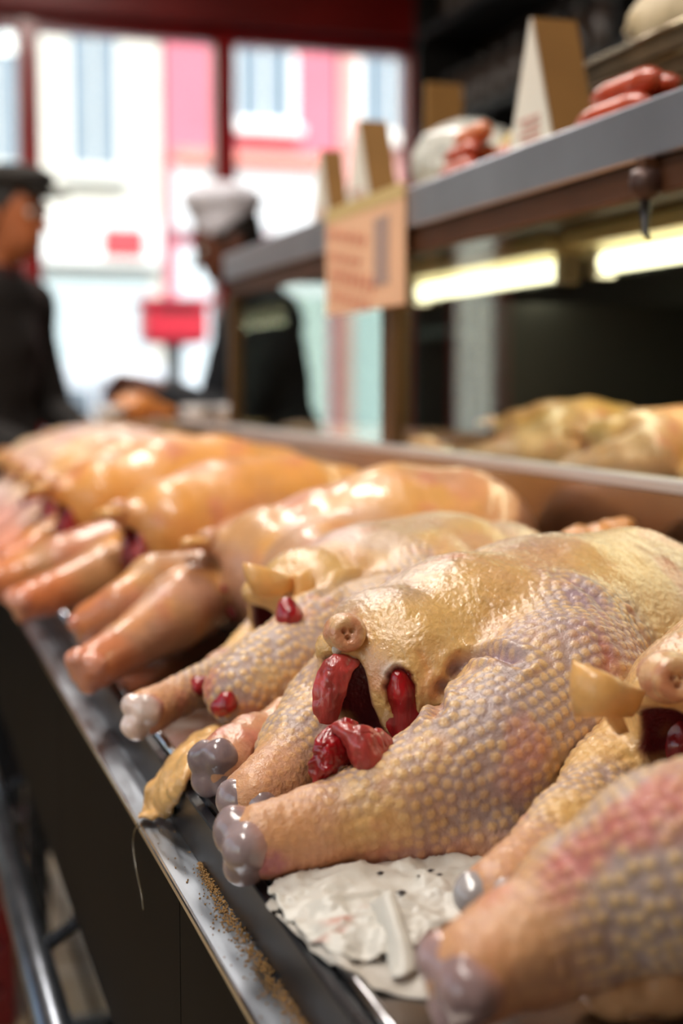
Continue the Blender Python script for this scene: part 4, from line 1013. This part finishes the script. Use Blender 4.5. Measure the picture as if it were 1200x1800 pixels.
# ---- butcher's block beyond the counter, with scraps on it
bb = empty('butcher_block', (.48, 3.36, 0), 0, 'wooden butcher block with meat scraps before the man in the white hat', 'block')
wd = mat('block_wood', (176,136,92), .5, noise=.2, nscale=10, stretch=(1, 8, 8))
for k in range(4): MB().box((k*.104, 0, .99), (k*.104+.102, .30, 1.07), .003).build('plank', wd, bb)
for x in (.02, .34):
    for y in (.02, .23): MB().box((x, y, 0), (x+.05, y+.05, .99), .004).build('leg', wd, bb)
pc_ = ony(190, 712, 3.5)
o = sdf_obj('chicken_piece', lambda P: smin(sd_ell(P, (0, 0, 0), (.055, .045, .036)), sd_chain(P, [(.03, 0, .0, .026), (.095, .01, -.012, .014)]), .02)+(vnoise(P, 50, 2)-.5)*.008, (-.1, -.1, -.07), (.15, .1, .07), .006, mat('orange_piece', (220,140,74), .35, noise=.15, nscale=50, coat=.3))
o.location = (pc_[0]+.065, 3.52, 1.07+.0365); tag(o, 'orange chicken piece lying on the butcher block', 'chicken piece')
for k, (px, yy, lb) in enumerate(((146, 3.46, 'small white bowl beside the orange chicken piece on the block'), (345, 3.46, 'white bowl nearer the orange piece of two by the butcher hands'), (402, 3.50, 'white bowl under the butcher elbow on the block end'))):
    q_ = ony(px, 715, yy); V, Fc = lathe_geo([(.018, 0), (.022, .003), (.036, .022), (.042, .040), (.0395, .040), (.033, .022), (.018, .007)], 24)
    o = mesh('bowl', V, Fc, mat('bowl_white', (226,222,222), .2, coat=.3), None, True); o.location = (min(max(q_[0], .525), .845), yy, 1.0705); tag(o, lb, 'bowl', 'white bowls on the block')
# red crate on the floor under the counter
rc = empty('plastic_crate', (-.10, 2.55, 0), 0, 'red plastic crate on the floor beneath the counter front', 'crate'); rm_ = mat('crate_red', (96,8,14), .4, noise=.1)
MB().box((0, 0, 0), (.30, .40, .012)).build('bottom', rm_, rc)
for a, b in (((0, 0), (.30, .012)), ((0, .388), (.30, .40)), ((0, .012), (.012, .388)), ((.288, .012), (.30, .388))):
    for z in (.012, .09, .17, .25): MB().box((a[0], a[1], z), (b[0], b[1], z+.055), .002).build('slat', rm_, rc)
for x in (0, .282):
    for y in (0, .382): MB().box((x-.002, y-.002, .01), (x+.02, y+.02, .31), .002).build('corner_post', rm_, rc)
# ================================================================== PEOPLE
def person(label, base, face, skin, coat, coat2, hat, arms, lean=0.0, nod=0.0, scale=1.0, hat_kind='cap', hold=None, h=.0085):
    """arms: per side (elbow, wrist) in own axes: x forward, y left, z up"""
    e = empty('person', base, face, label, 'person'); e.scale = (scale,)*3
    hx = .03+lean*.25; hd = np.array([hx+.035+nod*.03, 0, 1.630-nod*.015])
    torso = [(0,0,.93,.125),(lean*.06,0,1.10,.125),(lean*.15,0,1.30,.135),(lean*.2,0,1.40,.105)]
    sh = {s: np.array([lean*.2, s*.175, 1.395]) for s in (-1, 1)}
    Rn = np.array(Matrix.Rotation(nod, 3, 'Y'))
    def hp_(*p): return tuple(hd+Rn@np.array(p))
    legs = {s: [(0,s*.095,.92,.095),(.02,s*.10,.50,.062),(0,s*.10,.10,.042)] for s in (-1, 1)}
    fingers = []
    for s in (-1, 1):
        el, wr = [np.array(q, float) for q in arms[s]]; d = (wr-el)/np.linalg.norm(wr-el)
        side = np.cross(d, [0, 0, 1.]); side /= np.linalg.norm(side)+1e-9; nn = np.cross(side, d)
        pc = wr+d*.05; fingers.append(('palm', pc, d, side, nn))
        for k in range(4):
            b = wr+d*.090+side*(k-1.5)*.0205; ln = (.036, .042, .040, .030)[k]
            m1 = b+d*ln*.9-nn*.010; m2_ = m1+d*ln*.35-nn*ln*.75; fingers.append(('f', [tuple(b)+(.0095,), tuple(m1)+(.009,), tuple(m2_)+(.008,)]))
        tb = wr+d*.035+side*-.038*s*1.0; fingers.append(('f', [tuple(tb)+(.012,), tuple(tb+d*.035-side*.016*s-nn*.012)+(.010,), tuple(tb+d*.062-side*.008*s-nn*.022)+(.0085,)]))
    def f_torso(P):
        d = sd_chain(P, torso, (1.22, .86, 1))
        for s in (-1, 1): d = smin(d, sd_chain(P, [(lean*.2, s*.06, 1.41, .075), tuple(sh[s])+(.066,)]), .05)
        return d
    def f_arms(P, g=0):
        d = None
        for s in (-1, 1):
            el, wr = arms[s]; q = sd_chain(P, [tuple(sh[s])+(.062+g,), tuple(el)+(.046+g,), tuple(wr)+(.030+g*.8,)]); d = q if d is None else np.minimum(d, q)
        return d
    def f_legs(P):
        return np.minimum(sd_chain(P, legs[-1]), sd_chain(P, legs[1]))
    def fn(P):
        d = f_torso(P); d = smin(d, f_arms(P), .03); d = smin(d, f_legs(P), .04)
        for s in (-1, 1): d = smin(d, sd_chain(P, [(-.05, s*.10, .05, .04), (.14, s*.11, .035, .034)]), .03)
        d = smin(d, sd_chain(P, [(lean*.2, 0, 1.42, .058), hp_(-.02, 0, -.09)+(.052,)]), .03)
        d = smin(d, sd_ell(P, hp_(-.012, 0, .02), (.098, .076, .105)), .02)
        d = smin(d, sd_ell(P, hp_(.030, 0, -.055), (.058, .052, .058)), .03)
        d = smin(d, sd_chain(P, [hp_(.082, 0, .012)+(.008,), hp_(.105, 0, -.022)+(.013,)]), .012)
        d = smin(d, sd_chain(P, [hp_(.078, -.030, .032)+(.009,), hp_(.085, .030, .032)+(.009,)]), .012)
        d = smin(d, sd_chain(P, [hp_(.080, -.018, -.058)+(.008,), hp_(.080, .018, -.058)+(.008,)]), .008)
        for s in (-1, 1): d = smin(d, sd_ell(P, hp_(-.012, s*.078, -.005), (.022, .010, .032)), .008)
        for q in fingers:
            if q[0] == 'palm':
                R = np.stack([q[2], q[3], q[4]], 1); d = smin(d, sd_ell(P, q[1], (.055, .042, .016), R), .015)
            else: d = smin(d, sd_chain(P, q[1]), .005)
        return d
    pts = np.array([sh[-1], sh[1]]+[np.array(q) for s in (-1, 1) for q in arms[s]])
    lo = np.minimum(pts.min(0), [-.2, -.27, 0])-.16; hi = np.maximum(pts.max(0), [.2, .27, 1.8])+.17; lo[2] = -.03
    sk = C3(*skin)
    sdf_obj('body', fn, lo, hi, h, mat('person_skin_%d' % skin[0], skin, .5, noise=.08, nscale=20, sss=.05), e)
    for s in (-1, 1):
        V, Fc = lathe_geo([(.001, -.010), (.008, -.007), (.010, 0), (.008, .007), (.001, .010)], 10, hp_(.078, s*.032, .012)); ey = mesh('eye', V, Fc, mat('eye_white', (220,214,206), .2), e, True)
        V, Fc = lathe_geo([(.001, -.004), (.004, 0), (.001, .004)], 8, hp_(.086, s*.032, .012)); mesh('iris', V, Fc, mat('iris_dark', (30,20,16), .2), ey, True)
    cm_ = mat('coat_%d_%d' % (coat[0], coat[2]), coat, .75, noise=.15, nscale=30, bump=.3, bscale=60)
    def fj(P):
        d = smin(f_torso(P)-.016, f_arms(P, .012), .04)
        d = smin(d, sd_chain(P, [(0, 0, .80, .172), (0, 0, 1.0, .158)], (1.15, .80, 1)), .05)
        for s in (-1, 1):      # leave the hands bare
            el, wr = [np.array(q, float) for q in arms[s]]; dd = (wr-el)/np.linalg.norm(wr-el); cut = (P-(wr-dd*.01).astype(np.float32))@dd.astype(np.float32)
            nearw = np.sqrt(((P-wr.astype(np.float32))**2).sum(1))-.13; d = np.where(nearw < 0, np.maximum(d, cut), d)
        return np.maximum(d, .76-P[:, 2])+(vnoise(P, 14, 2)-.5)*.014
    j = sdf_obj('coat', fj, lo, hi, .011, cm_, e)
    def collar(P): return np.maximum(np.maximum(sd_chain(P, [(lean*.2, 0, 1.42, .080), (lean*.22+.01, 0, 1.485, .076)]), -(sd_chain(P, [(lean*.2, 0, 1.40, .066), (lean*.22+.01, 0, 1.55, .064)]))), P[:, 2]-1.50)
    sdf_obj('collar', collar, (-.15, -.15, 1.3), (.25, .15, 1.6), .007, mat('collar_%d' % coat2[0], coat2, .75), e)
    def ft(P): return np.maximum(smin(f_legs(P), sd_chain(P, torso[:2], (1.22, .86, 1)), .04)-.016, P[:, 2]-1.0)
    sdf_obj('trousers', lambda P: np.maximum(ft(P), .07-P[:, 2]), (-.22, -.28, 0), (.25, .28, 1.05), .012, mat('trousers_dark', (24,24,30), .8), e)
    for s in (-1, 1):
        sdf_obj('shoe', lambda P, s=s: np.maximum(sd_chain(P, [(-.05, s*.10, .05, .055), (.14, s*.11, .035, .046)]), .001-P[:, 2]), (-.15, -.25, -.02), (.25, .25, .14), .010, mat('shoe_black', (18,16,15), .4), e)
    # hair then hat
    def hair(P):
        d = sd_ell(P, hp_(-.020, 0, .025), (.104, .084, .108)); a = (P-np.array(hp_(.02, 0, .0), np.float32))@np.array(Rn@np.array([.9, 0, -.45]), np.float32)
        return np.maximum(d, a)+(vnoise(P, 60, 1)-.5)*.006
    sdf_obj('hair', hair, hd-.16, hd+.16, .007, mat('hair_dark', (28,20,16), .6), e)
    hm_ = mat('hat_%d' % hat[0], hat, .8, noise=.1, nscale=20)
    if hat_kind == 'cap':       # flat cap with a peak
        def fh_(P):
            d = sd_ell(P, hp_(-.008, 0, .088), (.120, .096, .045)); return smin(d, sd_ell(P, hp_(.105, 0, .062), (.055, .070, .010)), .015)
    else:                        # soft white butcher's hat: band and puffed crown
        def fh_(P):
            d = sd_chain(P, [hp_(-.020, 0, .055)+(.088,), hp_(-.030, 0, .085)+(.090,)]); d = np.maximum(d, -(P-np.array(hp_(0, 0, .040), np.float32))@np.array(Rn@np.array([0.25, 0, 1.]), np.float32))
            return smin(d, sd_ell(P, hp_(-.045, 0, .118), (.118, .105, .055)), .02)+(vnoise(P, 40, 3)-.5)*.008
    sdf_obj('hat', fh_, hd-.21, hd+.25, .007, hm_, e)
    return e
# the butcher in the white hat, working with both hands at the far end
pb = np.array([1.09, 3.95]); 
person('butcher in white hat and dark jacket bending forward over his work', (pb[0], pb[1], 0), PI, (104,58,40), (20,22,30), (26,28,36), (226,222,232),
       {1: ((.17, .22, 1.10), (.38, .10, 1.20)), -1: ((.17, -.22, 1.10), (.40, -.06, 1.18))}, lean=.35, nod=.42, scale=.955, hat_kind='soft')
person('customer in dark flat cap and dark jacket turned towards the counter', (.245, 3.80, 0), math.radians(-38), (170,96,56), (26,20,18), (70,20,20), (36,30,26),
       {1: ((.06, .26, 1.12), (.26, .18, 1.02)), -1: ((.06, -.26, 1.12), (.26, -.18, 1.02))}, lean=.15, nod=.12, scale=.975)

# ================================================================== STREET OUTSIDE
pave_m = mat('pavement', (150,148,146), .8, noise=.1, nscale=3); road_m = mat('asphalt', (96,97,100), .85, noise=.1, nscale=3)
struct(MB().box((-14, 6.2, -.2), (22, 8.2, -.02)).build('pavement', pave_m)); struct(MB().box((-14, 8.2, -.3), (22, 14.0, -.12)).build('road', road_m)); struct(MB().box((-14, 14.0, -.3), (22, 16.0, -.02)).build('far_pavement', pave_m))
YW = 16.0
def building(x0, x1, hgt, wallc, label, wins, shop, trimc, name='townhouse'):
    e = empty(name, ((x0+x1)/2, YW, -.02), 0, label, 'building'); cx = (x0+x1)/2
    MB().box((x0-cx, 0, 0), (x1-cx, 5, hgt)).build('wall', mat('wall_'+label[:9], wallc, .85, noise=.05, nscale=2), e)
    MB().box((x0-cx-.02, -.2, hgt-.35), (x1-cx+.02, 5, hgt)).build('cornice', mat('trim_'+label[:9], trimc, .8), e)
    for wx, wz, ww, wh, shut in wins:
        f = MB().box((wx-cx-ww/2-.08, -.06, wz-.08), (wx-cx+ww/2+.08, .01, wz+wh+.08)).build('window', mat('trim_'+label[:9], trimc, .8), e)
        MB().box((wx-cx-ww/2, -.068, wz), (wx-cx-.02, -.055, wz+wh)).build('pane', mat('far_pane', (120,134,150), .15, noise=.1), f)
        MB().box((wx-cx+.02, -.068, wz), (wx-cx+ww/2, -.055, wz+wh)).build('pane', mat('far_pane', (120,134,150), .15), f)
        MB().box((wx-cx-ww/2-.12, -.22, wz-.18), (wx-cx+ww/2+.12, .01, wz-.08)).build('sill', mat('trim_'+label[:9], trimc, .8), e)
        if shut:
            for s in (-1, 1): MB().box((wx-cx+s*(ww/2+.24)-.16, -.05, wz), (wx-cx+s*(ww/2+.24)+.16, .01, wz+wh)).build('shutter', mat('shutter_'+label[:9], shut, .7), e)
    for sx0, sx1, sz0, sz1, c, dpt, nm in shop:
        MB().box((sx0-cx, -dpt, sz0), (sx1-cx, .01, sz1), .02).build(nm, mat('shop_%d_%d_%d' % c, c, .6), e)
    return e
building(-9.0, 3.05, 9.5, (206,203,198), 'cream townhouse with tall grey windows across the street',
    [(1.25, 3.55, .55, 1.5, None), (2.3, 3.55, .5, 1.5, None), (-.4, 3.55, .6, 1.5, None), (1.25, 6.1, .55, 1.5, None), (2.3, 6.1, .5, 1.5, None), (-3, 3.55, .6, 1.5, None)],
    [(.9, 2.9, .15, 2.35, (176,190,198), .05, 'shop_glass'), (.6, 3.0, 2.45, 2.95, (226,228,230), .25, 'shop_fascia'), (2.35, 2.8, 2.55, 2.85, (206,60,70), .30, 'red_sign'), (-5, .3, .2, 2.4, (150,160,166), .05, 'shop_glass')], (206,206,204))
building(3.1, 5.1, 8.6, (206,112,132), 'rose red townhouse with one white framed window across the street',
    [(4.22, 4.15, .62, .95, None), (4.22, 6.6, .62, 1.0, None)],
    [(3.15, 5.05, 2.85, 3.6, (206,206,214), .18, 'shop_fascia'), (3.2, 4.0, .2, 2.7, (196,206,216), .05, 'shop_glass'), (4.1, 5.0, .2, 2.7, (210,214,220), .05, 'shop_glass'), (3.15, 5.05, 3.6, 3.75, (226,140,130), .30, 'awning_rail')], (236,236,240))
building(5.15, 13, 9.0, (216,160,158), 'pale pink townhouse with orange awning across the street',
    [(5.75, 4.1, .7, 1.2, None), (7.3, 4.1, .7, 1.2, None), (5.75, 6.6, .7, 1.2, None)],
    [(5.2, 6.9, 2.7, 3.4, (214,214,220), .2, 'shop_fascia'), (5.3, 6.6, .2, 2.6, (190,200,210), .05, 'shop_glass'), (6.3, 7.4, 4.2, 4.7, (236,140,86), .5, 'awning')], (232,230,230))
# ---- parked cars
def car(label, x, y, rz, col, hgt=1.45, ln=4.1):
    e = empty('parked_car', (x, y, -.12), rz, label, 'car', 'cars parked in the street'); w = .86; L = ln/2
    pm = mat('paint_%d_%d' % (col[0], col[1]), col, .25, noise=.03, coat=.8); gm = mat('car_glass', (70,84,98), .08)
    pr = [(-L,.35),(-L+.02,.70),(-L+.25,.86),(-L*.45,.94),(L*.42,.94),(L*.90,.80),(L-.02,.62),(L,.35),(L-.1,.24),(-L+.1,.24)]
    V = [(px_, s*w, pz_) for s in (-1, 1) for px_, pz_ in pr]; k = len(pr)
    MB().add(V, [tuple(range(k)), tuple(range(2*k-1, k-1, -1))]+[(i, k+i, k+(i+1) % k, (i+1) % k) for i in range(k)]).build('body', pm, e)
    ca = [(-L*.80,.90),(-L*.62,hgt-.08),(-L*.30,hgt),(L*.08,hgt-.02),(L*.46,.90)]
    V = [(px_, s*w*(.95 if pz_ < 1 else .78), pz_) for s in (-1, 1) for px_, pz_ in ca]; k = len(ca)
    MB().add(V, [tuple(range(k)), tuple(range(2*k-1, k-1, -1))]+[(i, k+i, k+(i+1) % k, (i+1) % k) for i in range(k)]).build('cabin', pm, e)
    for s in (-1, 1):
        for a0, a1 in ((-L*.66, -L*.20), (-L*.16, L*.30)):
            t0 = max(a0, -L*.55); t1 = min(a1, L*.12)
            MB().add([(a0, s*w*.945, .96), (a1, s*w*.945, .96), (t1, s*w*.80, hgt-.12), (t0, s*w*.80, hgt-.12), (a0, s*w*.93, .96), (a1, s*w*.93, .96), (t1, s*w*.78, hgt-.12), (t0, s*w*.78, hgt-.12)],
                     [(0,1,2,3),(7,6,5,4),(0,4,5,1),(1,5,6,2),(2,6,7,3),(3,7,4,0)]).build('side_window', gm, e)
        for cx in (-L*.62, L*.62):
            V, Fc = lathe_geo([(.05, -.10), (.30, -.10), (.33, -.07), (.33, .07), (.30, .10), (.20, .11), (.18, .08), (.05, .09)], 20)
            MB().add([(cx+v[0], s*(w-.06)+v[2]*s, .33+v[1]) for v in V], Fc).build('wheel', mat('tyre', (26,26,28), .7), e, True)
        MB().box((L-.06, s*.62-.14, .58), (L+.005, s*.62+.14, .70), .02).build('headlight', mat('headlight', (220,224,228), .1), e)
        MB().box((-L-.005, s*.66-.1, .62), (-L+.08, s*.66+.1, .78), .02).build('tail_light', mat('tail_light', (190,20,24), .2), e)
    for a, b in (((L*.46, .92), (L*.10, hgt-.05)), ((-L*.80, .92), (-L*.63, hgt-.12))):
        s0 = .012 if a[0] > 0 else -.012
        MB().add([(a[0]+s0, -w*.86, a[1]+.02), (a[0]+s0, w*.86, a[1]+.02), (b[0]+s0, w*.70, b[1]), (b[0]+s0, -w*.70, b[1]), (a[0]-.02, -w*.86, a[1]), (a[0]-.02, w*.86, a[1]), (b[0]-.02, w*.70, b[1]-.02), (b[0]-.02, -w*.70, b[1]-.02)],
                 [(0,1,2,3),(7,6,5,4),(0,4,5,1),(1,5,6,2),(2,6,7,3),(3,7,4,0)]).build('windscreen', gm, e)
    return e
car('silver white car parked just outside the shop window', 1.75, 10.4, 0, (206,212,222), 1.42)
pbx = empty('post_box', (1.78, 9.0, -.02-.18), 0, 'red street post box on a post outside the window', 'post box'); pr_ = mat('post_red', (206,40,60), .4)
MB().box((-.05, -.05, .16), (.05, .05, 1.60)).build('post', mat('post_grey', (90,92,96), .5), pbx)
MB().box((-.20, -.15, 1.60), (.20, .15, 1.86), .04).build('box', pr_, pbx); MB().box((-.23, -.18, 1.84), (.23, .18, 1.89), .02).build('hood', pr_, pbx)
MB().box((-.13, -.153, 1.80), (.13, -.149, 1.83)).build('slot', mat('slot_black', (15,15,15), .6), pbx)
